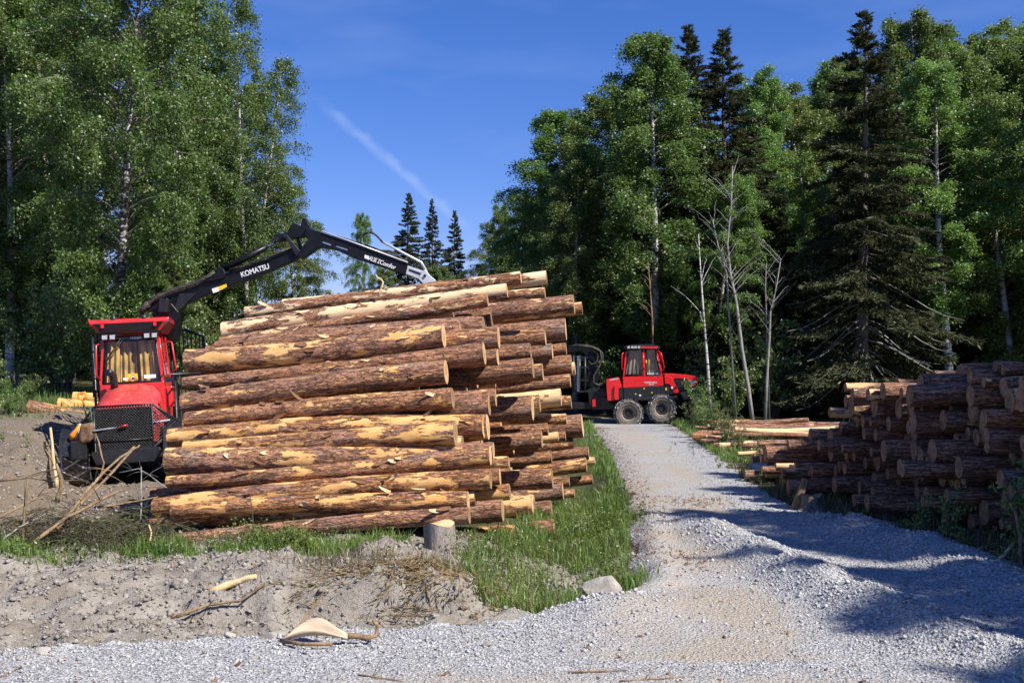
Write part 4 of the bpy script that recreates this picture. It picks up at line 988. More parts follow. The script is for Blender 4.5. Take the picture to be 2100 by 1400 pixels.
def right_forwarder():
    Y = 55.; sc = Y/FPX/5.83; zg = -1.0
    root = empty('forwarder', (at(1320, 868, Y).x, Y, at(1320, 868, Y).z), 'newer glossy red forwarder standing across the far end of the gravel road', 'forwarder', 'log carrying machines', (0, 0, R(-4)))
    def q(cx, cy): return ((cx-1049)*sc, (1213-cy)*sc)
    N_, F_ = -1.15, 1.15
    def pl(name, pts, y0, y1, mat, par=root, bev=.02):
        b = MB(); b.prism([q(*p) for p in pts], y0, y1, bev); return b.build(name, mat, par)
    pl('rear_housing', [(598, 682), (735, 655), (755, 668), (772, 740), (700, 760), (690, 930), (612, 932), (600, 800)], N_+.1, F_-.1, M['newred'])
    pl('rear_flank', [(690, 758), (774, 738), (782, 775), (745, 790), (742, 920), (700, 925), (688, 900)], N_, N_+.15, M['newred'])
    pl('rear_shell', [(745, 790), (795, 780), (800, 905), (742, 918)], N_+.05, F_-.05, M['black'])
    pl('cab_base', [(790, 652), (1240, 640), (1272, 660), (1272, 742), (1255, 755), (795, 782)], N_+.05, F_-.05, M['newred'])
    pl('side_shell', [(800, 784), (1280, 748), (1292, 862), (1425, 872), (1420, 915), (965, 925), (800, 905)], N_+.02, F_-.02, M['black'])
    pl('footboard', [(930, 893), (1424, 878), (1424, 914), (935, 924)], N_-.18, N_+.02, M['black'])
    # cab: posts, glass, curtains
    cab = pl('cab_post', [(1020, 640), (1018, 330), (1050, 330), (1058, 640)], N_+.07, N_+.15, M['newred'], root, .01)
    pl('cab_post', [(795, 645), (818, 380), (850, 332), (862, 332), (838, 400), (818, 640)], N_+.07, N_+.2, M['newred'], root, .01)
    pl('cab_post', [(1222, 640), (1215, 560), (1175, 322), (1190, 320), (1248, 560), (1252, 640)], N_+.07, N_+.2, M['newred'], root, .01)
    for nm, pts in (('window_frame', [(818, 636), (862, 338), (1020, 332), (1032, 636)]), ('window_frame', [(1066, 636), (1062, 330), (1168, 322), (1230, 602), (1228, 636)])):
        b = MB(); P = [(q(*p)[0], N_+.10, q(*p)[1]) for p in pts]; b.tube(P+[P[0]], .045, 6); b.build(nm, M['black'], root)
        g_ = MB(); g_.add([(q(*p)[0], N_+.11, q(*p)[1]) for p in pts], [tuple(range(len(pts)))]); g_.build('side_window', M['glass2'], root)
    for (x0, x1, xt0, xt1, mt) in ((826, 1026, 866, 1012, 'greycloth'), (1074, 1220, 1074, 1160, 'curtain')):
        b = MB(); n = 22
        for i in range(n):
            f0, f1 = i/n, (i+1)/n; w0, w1 = .04*math.sin(i*1.1), .04*math.sin((i+1)*1.1)
            lo0, lo1, hi0, hi1 = q(x0+(x1-x0)*f0, 620), q(x0+(x1-x0)*f1, 620), q(xt0+(xt1-xt0)*f0, 336), q(xt0+(xt1-xt0)*f1, 336)
            b.quad((lo0[0], N_+.22+w0, lo0[1]), (lo1[0], N_+.22+w1, lo1[1]), (hi1[0], N_+.22+w1*.5, hi1[1]), (hi0[0], N_+.22+w0*.5, hi0[1]))
        b.build('curtain', M[mt], root)
    pl('cab_back', [(818, 640), (860, 334), (1176, 322), (1232, 600), (1236, 640)], F_-.2, F_-.15, M['black'])
    b = MB(); P = q(1100, 615); b.box((P[0]+.2, N_+.2, P[1]), (.6, .15, .08)); b.build('paper', M['paper'], root)
    rf = pl('roof', [(815, 328), (820, 292), (900, 272), (1100, 270), (1218, 290), (1226, 325)], N_-.05, F_+.05, M['black'])
    pl('roof_stripe', [(1005, 315), (1008, 292), (1200, 296), (1205, 318)], N_-.058, N_-.045, M['newred'], rf, 0)
    for cx in (860, 903, 940, 980):
        p = q(cx, 303); b = MB(); b.box((p[0], N_-.09, p[1]), (.15, .1, .14)); w = b.build('work_light', M['black'], root); b = MB(); b.box((p[0], N_-.145, p[1]), (.125, .012, .115)); b.build('lens', M['lamp'], w)
    for P in ([(815, 355), (785, 380), (778, 540), (800, 570)], [(1185, 325), (1240, 380), (1272, 540), (1262, 575)], [(1200, 330), (1225, 400), (1245, 480)], [(1030, 335), (1028, 540), (1048, 560)]):
        b = MB(); b.tube([(q(*p)[0], N_-.12 if 0 < i < len(P)-1 else N_+.08, q(*p)[1]) for i, p in enumerate(P)], .03, 6); b.build('handrail', M['newred'], root)
    hd = pl('hood', [(1272, 618), (1300, 612), (1450, 618), (1600, 634), (1662, 648), (1672, 690), (1655, 735), (1600, 752), (1590, 812), (1570, 745), (1550, 678), (1400, 668), (1366, 700), (1352, 640), (1290, 660)], N_+.03, F_-.03, M['newred'])
    pl('hood_leg', [(1274, 640), (1352, 640), (1385, 705), (1452, 832), (1392, 846), (1335, 735), (1282, 732)], N_, N_+.12, M['newred'])
    pl('engine_grille', [(1366, 690), (1400, 668), (1552, 674), (1592, 812), (1445, 820)], N_+.06, F_-.06, M['black'])
    pl('engine_shell', [(1285, 735), (1335, 738), (1400, 850), (1292, 862)], N_+.04, F_-.04, M['black'])
    for i in range(6): pl('grille_slat', [(1392+i*6, 700+i*18), (1555+i*5, 700+i*18), (1556+i*5, 704+i*18), (1394+i*6, 704+i*18)], N_+.03, N_+.06, M['rubber'], root, 0)
    pl('bumper', [(1452, 832), (1700, 800), (1712, 862), (1690, 892), (1505, 920)], N_+.05, F_-.05, M['black'])
    b = MB()
    for f in (0, .5, 1):
        b.tube([(q(1672, 660)[0], N_+.1+f*2.1, q(0, 660)[1]), (q(1725, 690)[0], N_+.1+f*2.1, q(0, 690)[1]), (q(1735, 800)[0], N_+.1+f*2.1, q(0, 800)[1]), (q(1700, 850)[0], N_+.1+f*2.1, q(0, 850)[1])], .03, 6)
    for v in (690, 745, 800): b.tube([(q(1730, v)[0], N_+.1, q(0, v)[1]), (q(1730, v)[0], N_+2.2, q(0, v)[1])], .02, 6)
    b.build('front_guard', M['black'], root)
    pl('headlight', [(1566, 692), (1640, 690), (1652, 715), (1575, 735)], N_-.0, N_+.08, M['lamp']); pl('headlight', [(1590, 784), (1640, 784), (1640, 806), (1592, 808)], N_+.0, N_+.08, M['lamp'])
    for cx, cy in ((1040, 787), (942, 850), (1131, 834), (1296, 792)):
        p = q(cx, cy); b = MB(); b.box((p[0], N_+.012, p[1]), (.07, .01, .05 if cx != 1296 else .12)); b.build('sticker', M['yellow'], root)
    p = q(1066, 470); b = MB(); b.box((p[0], N_+.06, p[1]), (.05, .01, .14)); b.build('sticker', M['yellow'], root)
    for cx, cy in ((993, 866), (1365, 776)):
        p = q(cx, cy); b = MB(); b.box((p[0], N_-.005, p[1]), (.09, .01, .09), Matrix.Rotation(R(45), 3, 'Y')); b.build('diamond_mark', M['white'], root)
    p = q(1116, 716); text_part('lettering', 'VALMET 890.3', .10, M['white'], root, (p[0], N_+.045, p[1]), facing(0), .003); p = q(1125, 738); text_part('lettering', 'Komatsu', .07, M['white'], root, (p[0], N_+.045, p[1]), facing(0), .003)
    p = q(690, 672); text_part('lettering', 'KOMATSU', .09, M['white'], root, (p[0], N_+.09, p[1]-.04), facing(R(-9)), .003)
    # wheels
    for cx, cy in ((858, 1078), (1245, 1022)):
        p = q(cx, cy)
        wheel(root, (p[0], -1.05, p[1]), .69, .62, -1, True, int(cx), (0, 1, 0), 1.2); wheel(root, (p[0], 1.05, p[1]), .69, .62, 1, False, int(cx)+1, (0, 1, 0))
    a, c = q(858, 1078), q(1245, 1022)
    b = MB(); b.box(((a[0]+c[0])/2, -.75, (a[1]+c[1])/2+.05), (1.2, .3, .35)); b.box(((a[0]+c[0])/2, 0, (a[1]+c[1])/2+.1), (.35, 1.6, .35)); b.build('bogie', M['black'], root)
    # articulation and rear frame running behind the log pile
    pl('middle_joint', [(380, 800), (480, 770), (590, 800), (615, 930), (720, 1000), (700, 1040), (430, 1040), (395, 960)], -.55, .55, M['black'])
    pl('rear_frame', [(-1350, 960), (470, 960), (480, 1040), (-1350, 1040)], -.4, .4, M['black'])
    for cx in (-900, -500): 
        p = q(cx, 1060); wheel(root, (p[0], -1.05, p[1]), .69, .62, -1, False, 3, (0, 1, 0)); wheel(root, (p[0], 1.05, p[1]), .69, .62, 1, False, 4, (0, 1, 0))
    # valve block and hoses at the joint
    b = MB(); p = q(455, 960); b.box((p[0], -.8, p[1]), (.16, .2, .35)); b.build('reflector', M['newred'], root)
    # crane folded over the load
    cr = pl('crane_post', [(370, 790), (385, 430), (420, 330), (460, 330), (470, 430), (515, 640), (520, 790)], -.3, .3, M['boomblack'])
    pl('crane_boom', [(60, 330), (130, 300), (270, 285), (420, 300), (470, 360), (450, 420), (380, 420), (300, 350), (60, 390)], -.2, .2, M['boomblack'])
    for i, P in enumerate(([(140, 300), (260, 275), (400, 285), (500, 320), (555, 370), (560, 440), (520, 530), (470, 600), (445, 680), (460, 740), (590, 740)],
              [(250, 280), (380, 290), (470, 340), (505, 400), (490, 480), (430, 510), (390, 470)], [(260, 290), (430, 300), (530, 350), (545, 460), (500, 560), (450, 640), (450, 720), (500, 755), (600, 745)],
              [(480, 860), (520, 900), (500, 960), (540, 1000)], [(500, 780), (560, 820), (540, 900), (600, 900)])):
        b = MB(); b.tube([(q(*p)[0], -.45-.06*i, q(*p)[1]) for p in P], .045, 7); b.build('hose', M['rubber'], cr)
    gt = MB()
    for cx, cy0, cy1 in ((215, 400, 840), (285, 400, 830), (350, 420, 820)): a, c = q(cx, cy0), q(cx, cy1); gt.tube([(a[0], -1.2, a[1]), (c[0], -1.2, c[1])], .07, 6)
    for cy in (420, 540, 690, 820): a = q(250, cy); gt.tube([(a[0], -1.25, a[1]), (a[0], 1.25, a[1])], .06, 6); gt.box((a[0]+.25, -1.2, a[1]), (.7, .12, .08))
    gate = gt.build('headboard', M['black'], root)
    b = MB()
    for i in range(40):
        p = q(265+8*(i % 2), 410+i*10.5); b.box((p[0], -1.3, p[1]), (.10, .05, .035), Matrix.Rotation(.5 if i % 2 else -.5, 3, 'Y'))
    b.build('hanging_chain', M['steel'], gate)
    for cx in (-200, -900, -1300):
        for s in (-1, 1): a, c = q(cx, 960), q(cx, 420); b = MB(); b.tube([(a[0], s*.9, a[1]), (a[0], s*1.3, a[1]+.15), (c[0], s*1.4, c[1])], .06, 6); b.build('stake', M['black'], root)
right_forwarder()
# ------------------------------------------------------------------ trees
def tubes_np(paths, radii, seg=5):
    """many tapered tubes of equal point count -> V, F ; paths (n,k,3), radii (n,k)"""
    paths = np.asarray(paths, float); radii = np.asarray(radii, float); n, k, _ = paths.shape
    d = np.gradient(paths, axis=1); d /= np.linalg.norm(d, axis=2, keepdims=True)+1e-9
    ref = np.where(np.abs(d[..., 2:3]) < .9, np.array([0, 0, 1.]), np.array([1., 0, 0]))
    a = np.cross(d, ref); a /= np.linalg.norm(a, axis=2, keepdims=True)+1e-9; b = np.cross(d, a)
    t = np.linspace(0, 2*np.pi, seg, endpoint=False)
    V = paths[:, :, None]+radii[:, :, None, None]*(a[:, :, None]*np.cos(t)[None, None, :, None]+b[:, :, None]*np.sin(t)[None, None, :, None])
    I = np.arange(n*k*seg).reshape(n, k, seg); J = np.roll(I, -1, 2)
    F = np.stack([I[:, :-1], J[:, :-1], J[:, 1:], I[:, 1:]], -1).reshape(-1, 4)
    return V.reshape(-1, 3), F
def joinVF(lst):
    Vs, Fs, b = [], [], 0
    for V, F in lst: Vs.append(V); Fs.append(F+b); b += len(V)
    return np.concatenate(Vs), np.concatenate(Fs)
def leaf_quads(P, size, g, nrm=None, flat=.5, asp=.75, fold=True):
    """diamond leaves at P with random facing"""
    n = len(P); d = g.normal(size=(n, 3)); d /= np.linalg.norm(d, axis=1, keepdims=True)
    nn = g.normal(size=(n, 3)); nn[:, 2] += flat*1.5
    if nrm is not None: nn += nrm*.8
    nn -= d*(nn*d).sum(1, keepdims=True); nn /= np.linalg.norm(nn, axis=1, keepdims=True)+1e-9
    s = np.cross(d, nn); sz = (size*g.uniform(.65, 1.3, n))[:, None]
    V = np.stack([P-d*sz*.5, P+s*sz*.5*asp+nn*sz*.08, P+d*sz*.55, P-s*sz*.5*asp+nn*sz*.08], 1).reshape(-1, 3)
    F = np.arange(n*4).reshape(n, 4); return V, F
def birch_variant(seed, H=19., cs=.22, width=3.3, nbr=70, ntw=11, nlf=62, lsz=.095, lmat='birch_leaf', droop=1., r0=.17, trunks=1, shape=.42, leafless=0, bark='birch_bark'):
    g = np.random.default_rng(seed); TR = []; BR = []; BRr = []; TW = []; TWr = []; LP = []
    for ti in range(trunks):
        k = 14; t = np.linspace(0, 1, k); h = H*(1-.12*ti)
        lean = g.normal(0, .035, 2)*h+(np.array([math.cos(2.1*ti+seed), math.sin(2.1*ti+seed)])*h*.10*(trunks > 1))
        wob = np.stack([np.sin(t*g.uniform(3, 6)+g.uniform(0, 6))*.18, np.sin(t*g.uniform(3, 6)+g.uniform(0, 6))*.18], 1)*t[:, None]
        trunk = np.concatenate([wob+np.outer(t**1.3, lean)+np.array([.25*ti, .12*ti]), (t*h)[:, None]], 1)
        TR.append(tubes_np(trunk[None], (r0*(1-.12*ti)*(1-t)**.85+.012+.06*r0*np.exp(-t*30)*4)[None], 9))
        nb = nbr//trunks
        for i in range(nb):
            f = (i+g.uniform(0, 1))/nb; tt = cs+(1-cs)*f**.9*.985; p = np.array([np.interp(tt, t, trunk[:, q]) for q in range(3)])
            az = i*2.39996+g.normal(0, .4); e = (f/shape)**.7 if f < shape else ((1-f)/(1-shape))**.75
            L = width*(.22+.78*max(0, e))*g.uniform(.6, 1.2); up = R(g.uniform(25, 60))
            m = 8; s = np.linspace(0, 1, m); ou = np.array([math.cos(az), math.sin(az)])
            bend = np.cumsum(np.cos(up-1.15*droop*s*(L/width)*1.1))/m; rise = np.cumsum(np.sin(up-1.15*droop*s*(L/width)*1.1))/m
            bp = p+np.concatenate([np.outer(bend, ou)*L+g.normal(0, .04, (m, 2)).cumsum(0)*.6, (rise*L)[:, None]], 1); bp[0] = p
            BR.append(bp); BRr.append((.008+.022*L/width)*(r0/.17)*(1-s)**.8+.005)
            for q in range(ntw):
                u = g.uniform(.18, 1)**.8; bpnt = np.array([np.interp(u, s, bp[:, c]) for c in range(3)])
                l = g.uniform(.4, 1.35)*(.6+.4*L/width); a2 = az+g.normal(0, .9); kk = 5; s2 = np.linspace(0, 1, kk)
                dn = droop*g.uniform(.55, 1.1)
                tw = bpnt+np.stack([np.cos(a2)*l*.55*s2*(1-.35*s2), np.sin(a2)*l*.55*s2*(1-.35*s2), l*(.25*s2-dn*s2**1.6)], 1)
                TW.append(tw); TWr.append(np.array([.009, .007, .005, .004, .003]))
                if g.random() < leafless: continue
                n = int(nlf*g.uniform(.5, 1.4)); w = g.uniform(0, 1, n)**.8
                LP.append(np.stack([np.interp(w, s2, tw[:, c]) for c in range(3)], 1)+g.normal(0, .12, (n, 3)))
    tv, tf = joinVF(TR); me_t = npmesh('trunk', tv, tf, M[bark], True)
    V1, F1 = tubes_np(np.array(BR), np.array(BRr), 5); V2, F2 = tubes_np(np.array(TW), np.array(TWr), 3)
    me_b = npmesh('branches', V1, F1, M['limb'], True); me_w = npmesh('twigs', V2, F2, M['twig'], True)
    P = np.concatenate(LP); V, F = leaf_quads(P, lsz, g); me_l = npmesh('crown', V, F, M[lmat])
    return dict(parts=[('trunk', me_t), ('branches', me_b), ('twigs', me_w), ('crown', me_l)], H=H, n=len(F))
def spruce_variant(seed, H=19., low=.08, wid=.17, maxw=2.9, bare=.0, dens=1., r0=.2, nsc=1.):
    g = np.random.default_rng(seed); k = 12; t = np.linspace(0, 1, k)
    trunk = np.stack([np.sin(t*3+seed)*.08, np.sin(t*2.3+seed*2)*.08, t*H], 1); me_t = npmesh('trunk', *tubes_np(trunk[None], (r0*(1-t)**.9+.012)[None], 9), M['spruce_bark'], True)
    BR, BRr, LPs, LD, LS, BB, BBr = [], [], [], [], [], [], []
    z = low*H
    while z < H*.985:
        n = int(g.integers(4, 7)); L0 = min(maxw, (H-z)*wid+.12)
        for i in range(n):
            az = g.uniform(0, 2*np.pi); L = L0*g.uniform(.65, 1.18); m = 7; s = np.linspace(0, 1, m); f = z/H
            up0 = R(np.interp(f, [0, .5, .85, 1], [-12, -2, 22, 48]))+g.normal(0, .1); dr = np.interp(f, [0, .5, .9, 1], [.75, .6, .25, 0])
            ang = up0-dr*np.sin(s*np.pi*.75)+.35*dr*s**3*1.4
            x = np.concatenate([[0], np.cumsum(np.cos(ang[1:]))/(m-1)]); zz = np.concatenate([[0], np.cumsum(np.sin(ang[1:]))/(m-1)])
            zb = z+g.uniform(-.12, .12)
            bp = np.stack([np.cos(az)*x*L, np.sin(az)*x*L, zb+zz*L], 1); isbare = g.random() < bare*np.interp(f, [0, .35, .5], [1, .75, 0])
            (BB if isbare else BR).append(bp); (BBr if isbare else BRr).append(.005+.016*L/2.5*(1-s)**.8)
            if isbare:
                q = 8; w = g.uniform(.3, 1, q)
            else: q = int(L*46*dens)+8; w = g.uniform(.12 if f > .5 else .25, 1, q)**.75
            P = np.stack([np.interp(w, s, bp[:, c]) for c in range(3)], 1)
            side = np.where(g.random(q) < .5, -1, 1)*(1-.55*w)*g.uniform(0, .42, q)*L*.5
            P = P+np.stack([-np.sin(az)*side, np.cos(az)*side, -np.abs(side)*.35], 1)
            # little sprays: leaning out along the branch and hanging down
            d = np.stack([np.cos(az)*.8-np.sin(az)*side*1.2, np.sin(az)*.8+np.cos(az)*side*1.2, np.full(q, np.interp(f, [0, .5, .8, 1], [-.9, -.75, .05, .8]))], 1)+g.normal(0, .38, (q, 3))
            LPs.append(P+g.normal(0, .03, P.shape)); LD.append(d); LS.append(np.full(q, np.interp(f, [0, .6, 1], [.34, .30, .18])*nsc))
        z += np.interp(z/H, [0, .6, 1], [.36, .32, .2])*g.uniform(.8, 1.2)
    P = np.concatenate(LPs); d = np.concatenate(LD); d /= np.linalg.norm(d, axis=1, keepdims=True); s = np.concatenate(LS)*g.uniform(.6, 1.25, len(P))
    # each spray = three narrow pointed blades fanned out
    Vs = []
    for k_ in range(3):
        dd = d+g.normal(0, .42, d.shape); dd /= np.linalg.norm(dd, axis=1, keepdims=True); a = np.cross(dd, g.normal(size=d.shape)); a /= np.linalg.norm(a, axis=1, keepdims=True)
        l = s[:, None]*g.uniform(.6, 1, (len(P), 1)); Vs.append(np.stack([P, P+dd*l*.45+a*l*.11, P+dd*l, P+dd*l*.45-a*l*.11], 1))
    V = np.concatenate(Vs).reshape(-1, 3); me_l = npmesh('crown', V, np.arange(len(V)).reshape(-1, 4), M['spruce_needle'])
    parts = [('trunk', me_t), ('branches', npmesh('branches', *tubes_np(BR, BRr, 4), M['twig'], True)), ('crown', me_l)]
    if BB: parts.append(('bare_branches', npmesh('bare_branches', *tubes_np(BB, np.array(BBr)*1.5, 4), M['greytwig'], True)))
    return dict(parts=parts, H=H, n=len(V)//4)
def shrub_variant(seed, H=2.6, nst=9, nlf=2600, lsz=.075, lmat='shrub_leaf', spread=.9):
    g = np.random.default_rng(seed); S = []; Sr = []; LP = []
    for i in range(nst):
        az = g.uniform(0, 6.28); h = H*g.uniform(.55, 1); s = np.linspace(0, 1, 6); o = spread*g.uniform(.2, 1)
        p = np.stack([np.cos(az)*o*s**1.4+g.normal(0, .03, 6), np.sin(az)*o*s**1.4+g.normal(0, .03, 6), h*s], 1); S.append(p); Sr.append(.016*(1-s)+.004)
        for q in range(9):
            u = g.uniform(.2, 1); b = np.array([np.interp(u, s, p[:, c]) for c in range(3)]); a2 = g.uniform(0, 6.28); l = g.uniform(.2, .6)*H/2.6; e = b+np.array([math.cos(a2)*l, math.sin(a2)*l, l*g.uniform(-.1, .6)])
            f = np.linspace(0, 1, 6)[:, None]; S.append(b+(e-b)*f); Sr.append(.006*(1-f[:, 0])+.002)
            n = nlf//(nst*9); w = g.uniform(.2, 1, n)[:, None]; LP.append(b+(e-b)*w+g.normal(0, .07*H/2.6, (n, 3)))
    V, F = leaf_quads(np.concatenate(LP), lsz, g, flat=.7)
    return dict(parts=[('stems', npmesh('stems', *tubes_np(S, Sr, 4), M['twig'], True)), ('foliage', npmesh('foliage', V, F, M[lmat]))], H=H, n=len(F))
def plant(name, var, x, y, h, rz, label, cat, group, zoff=-.05, sxy=1., lean=(0, 0)):
    s = h/var['H']; r = empty(name, (x, y, gz1(x, y)+zoff), label, cat, group, (lean[0], lean[1], rz)); r.scale = (s*sxy, s*sxy, s)
    for nm, me in var['parts']: link(nm, me, r)
    return r
def TX(u, y): return (u-CU)/FPX*y
def TH(v, x, y): return CAMZ+(HOR-v)/FPX*y-gz1(x, y)
BV = [birch_variant(11, 19, .12, 3.9, 130, 18, 44, .10), birch_variant(12, 19, .18, 3.3, 120, 18, 44, .10, droop=1.3), birch_variant(13, 19, .14, 3.7, 120, 18, 42, .10, 'birch_leaf2', 1.15), birch_variant(14, 18, .28, 2.7, 90, 16, 40, .095, 'birch_leaf2', .9)]
BW = birch_variant(21, 19, .20, 3.0, 230, 12, 34, .09, 'birch_leaf', 1.45, .13, 3, .38)      # airy clump of thin stems
BN = birch_variant(22, 17, .10, 4.6, 150, 15, 62, .088, 'birch_leaf', 1.1, .17, bark='birch_dark')        # near broad one
SV = [spruce_variant(31, 19, .06, .24, 3.3, 0, 1.6, nsc=.95), spruce_variant(32, 19, .06, .20, 2.9, 0, 1.5, nsc=.95), spruce_variant(33, 19, .10, .25, 3.5, .7, 1.6, .22, .95)]
HV = [shrub_variant(41), shrub_variant(42, 2.2, 8, 2200, .07, 'birch_leaf2'), shrub_variant(43, 3.2, 10, 2600, .08, 'shrub_leaf', 1.2)]
def tree(kind, u, vtop, y, label, group, rz=None, sxy=1., lean=(0, 0)):
    x = TX(u, y); h = TH(vtop, x, y); v = {'b0': BV[0], 'b1': BV[1], 'b2': BV[2], 'b3': BV[3], 'bw': BW, 'bn': BN, 's0': SV[0], 's1': SV[1], 's2': SV[2]}[kind]
    bi = kind[0] == 'b'; plant('birch_tree' if bi else 'spruce_tree', v, x, y, h, random.uniform(0, 6.28) if rz is None else rz, label, 'tree', group, -.1, sxy, lean)
GR_R = 'birches and spruces of the wood right of the road'; GR_C = 'far trees seen over the log pile'; GR_L = 'birches standing behind the machine on the left'; GR_S = 'tall trees beyond the right edge that shade the pile'
# wood on the right: (kind, u, vtop, y, label, width factor)
RIGHT = [
 ('b1', 1712, 135, 84, 'birch crown close behind the great spruce on its left', 1.25), ('b2', 1862, 105, 82, 'birch crown close behind the great spruce on its right', 1.2), ('b2', 1958, 85, 80, 'high birch crown in the second rank over the shaded pile', 1.2), ('b2', 1625, 190, 84, 'birch crown in the second rank left of the great spruce', 1.3),
 ('b1', 1340, 62, 60, 'tallest birch behind the far red machine, trunk white above its hood', 1.1), ('b0', 1225, 185, 66, 'rounded birch rising just right of the log pile', 1.25),
 ('b1', 1130, 222, 72, 'drooping birch at the left end of the right wood, outermost against the sky', 1.3), ('b2', 1275, 150, 70, 'birch between the rounded birch and the tallest birch', 1.1),
 ('b0', 1065, 400, 84, 'lower birch filling the foot of the drooping birch', 1.2), ('b1', 1180, 330, 62, 'leafy birch directly behind the headboard of the far machine', 1.15),
 ('s0', 1412, 44, 63, 'dark spruce top to the right of the tallest birch', .95), ('s0', 1486, 52, 64, 'dark spruce top paired with its neighbour above the birches', 1.05),
 ('s0', 1540, 175, 76, 'lower dark spruce beside the pair of spruce tops', 1.1),
 ('b2', 1590, 165, 74, 'light green birch between the spruce pair and the great spruce', .9), ('b2', 1645, 130, 78, 'light green birch crown just left of the great spruce', .95), ('b2', 1545, 300, 69, 'slender birch in front of the spruce pair', 1.2),
 ('s2', 1772, 12, 52, 'great old spruce with bare lichen grey lower branches', 1.1), ('s1', 1818, 86, 66, 'spruce tip just behind the great spruce', 1.),
 ('b1', 1895, 28, 60, 'tall birch right of the great spruce', .95), ('b2', 2005, 40, 62, 'tall spring green birch with pointed crown towards the wood edge', 1.), ('b2', 2085, 120, 58, 'spring green birch at the corner of the shaded pile', 1.),
 ('b3', 1950, 120, 56, 'slender birch with clear white trunk above the shaded pile', 1.1), ('b2', 2050, 110, 66, 'slim birch standing over the shaded pile', 1.), ('b0', 2150, 60, 64, 'birch crown beyond the shaded pile', 1.),
 ('b2', 1695, 160, 72, 'slim birch half hidden by the great spruce', 1.2), ('s1', 1600, 420, 62, 'small spruce in the dark of the wood behind the bare trees', 1.3), ('s0', 1250, 500, 70, 'small dark spruce behind the far machine cab', 1.5),
 ('b2', 1460, 370, 61, 'birch behind the bare grey trees', 1.1), ('s0', 1700, 560, 58, 'young spruce near the foot of the great spruce', 1.5), ('s1', 1380, 560, 66, 'young spruce behind the far machine hood', 1.5), ('s0', 1880, 520, 60, 'young spruce behind the shaded pile', 1.5), ('s1', 2020, 520, 62, 'young spruce deep in the wood over the shaded pile', 1.5),
 ('b2', 1840, 150, 74, 'birch crown filling behind the great spruce', 1.2), ('s0', 1500, 600, 60, 'low dark spruce behind the leaning bare trunks', 1.6), ('s1', 1160, 560, 68, 'low dark spruce at the wood edge beside the pile', 1.6), ('s0', 1960, 420, 72, 'dark spruce between the pale birch trunks', 1.3), ('b2', 2115, 130, 70, 'leafy birch at the rim of the wood above the shaded pile', 1.1)]
for kd, u, v, y, lab, sx in RIGHT: tree(kd, u, v, y, lab, GR_R, sxy=sx*(1.18 if kd[0] == 'b' else 1.3))
g_ = random.Random(3)
for i in range(26):      # ranks further in, seen as dark gaps between the front trees
    u = 1080+i*44+g_.uniform(-15, 15); y = g_.uniform(80, 96); kd = g_.choice(('s0', 's1', 'b0', 'b1', 's0'))
    tree(kd, u, g_.uniform(330, 470), y, ('spruce' if kd[0] == 's' else 'birch')+' in the back ranks of the right wood, seen between nearer trunks', GR_R, sxy=1.4)
for kd, u, v, y, lab, sx in (('s0', 838, 392, 92, 'bushy far spruce above the crane tip, broadest of three', 1.15), ('s1', 886, 402, 94, 'thin ragged far spruce in the middle of three', .9), ('s0', 932, 428, 98, 'shortest far spruce of three', .95),
    ('b2', 985, 424, 96, 'far birch to the right of three spruces', 1.05), ('b2', 742, 436, 88, 'slim far birch standing clear left of three spruces', .75), ('b0', 905, 545, 84, 'low far birch at the foot of three spruces', 1.4), ('b2', 790, 545, 86, 'low leafy far birch behind the crane arm', 1.3),
    ('b0', 1030, 500, 90, 'far birch bridging three spruces and the right wood', 1.2), ('b2', 690, 600, 90, 'low far bushy birch near the sky gap', .9)): tree(kd, u, v, y, lab, GR_C, sxy=sx)
LEFT = [('bn', 238, -260, 35, 'big birch with mottled trunk right behind the machine cab', .95), ('bw', 515, 10, 48, 'airy birch clump of thin white stems against the sky', 1.0), ('b0', 120, -150, 44, 'tall dark birch left of the big mottled birch', 1.3),
 ('b1', 350, -60, 46, 'dark birch filling between the big birch and the airy clump', 1.15), ('b0', 20, -60, 40, 'birch standing over the bare slope at the wood edge', 1.2), ('b1', 40, -200, 52, 'high birch behind the slope', 1.3), ('b0', 200, 60, 58, 'birch in the second rank behind the big birch', 1.4), ('b0', 420, 230, 54, 'lower leafy birch under the airy clump', 1.3),
 ('bw', 455, 70, 52, 'second airy birch clump beside the thin white stems', 1.1), ('b2', 618, 335, 50, 'small birch whose crown leans out under the crane knuckle', 1.25), ('s0', 300, 420, 60, 'dark spruce low in the left wood', 1.5), ('b0', 110, 250, 62, 'birch in the third rank of the left wood', 1.5), ('s1', 60, 430, 58, 'dark spruce behind the bare slope', 1.6), ('b1', 330, 240, 64, 'birch far in behind the machine roof', 1.5), ('b0', -60, -20, 46, 'outermost birch of the left wood', 1.3), ('s0', 180, 480, 52, 'dense young spruce behind the cab', 1.6), ('b0', 470, 400, 62, 'birch far in behind the crane arm', 1.4), ('s1', 430, 500, 58, 'young spruce behind the crane arm', 1.5), ('b2', 150, 500, 42, 'young birch beside the cab', 1.5), ('b2', 40, 480, 41, 'young birch above the bare slope', 1.5), ('b0', 330, 470, 44, 'young birch above the cab roof', 1.5)]
for kd, u, v, y, lab, sx in LEFT: tree(kd, u, v, y, lab, GR_L, sxy=sx)
for i, (u, v, y) in enumerate(((-170, 40, 42), (-300, -40, 46), (-420, 60, 44), (-260, 160, 56), (-520, 0, 50), (-380, 250, 60), (-150, 300, 60))):
    tree(('b0', 'b1', 's0')[i % 3], u, v, y, 'tree of the left wood standing on beyond the bare slope', GR_L, sxy=1.4)
for i, (u, v, y) in enumerate(((2230, 80, 56), (2330, 40, 60), (2440, 120, 54), (2280, 200, 70), (2540, 60, 58))):
    tree(('b2', 's0', 'b0')[i % 3], u, v, y, 'tree of the right wood standing on beyond the shaded pile', GR_R, sxy=1.3)
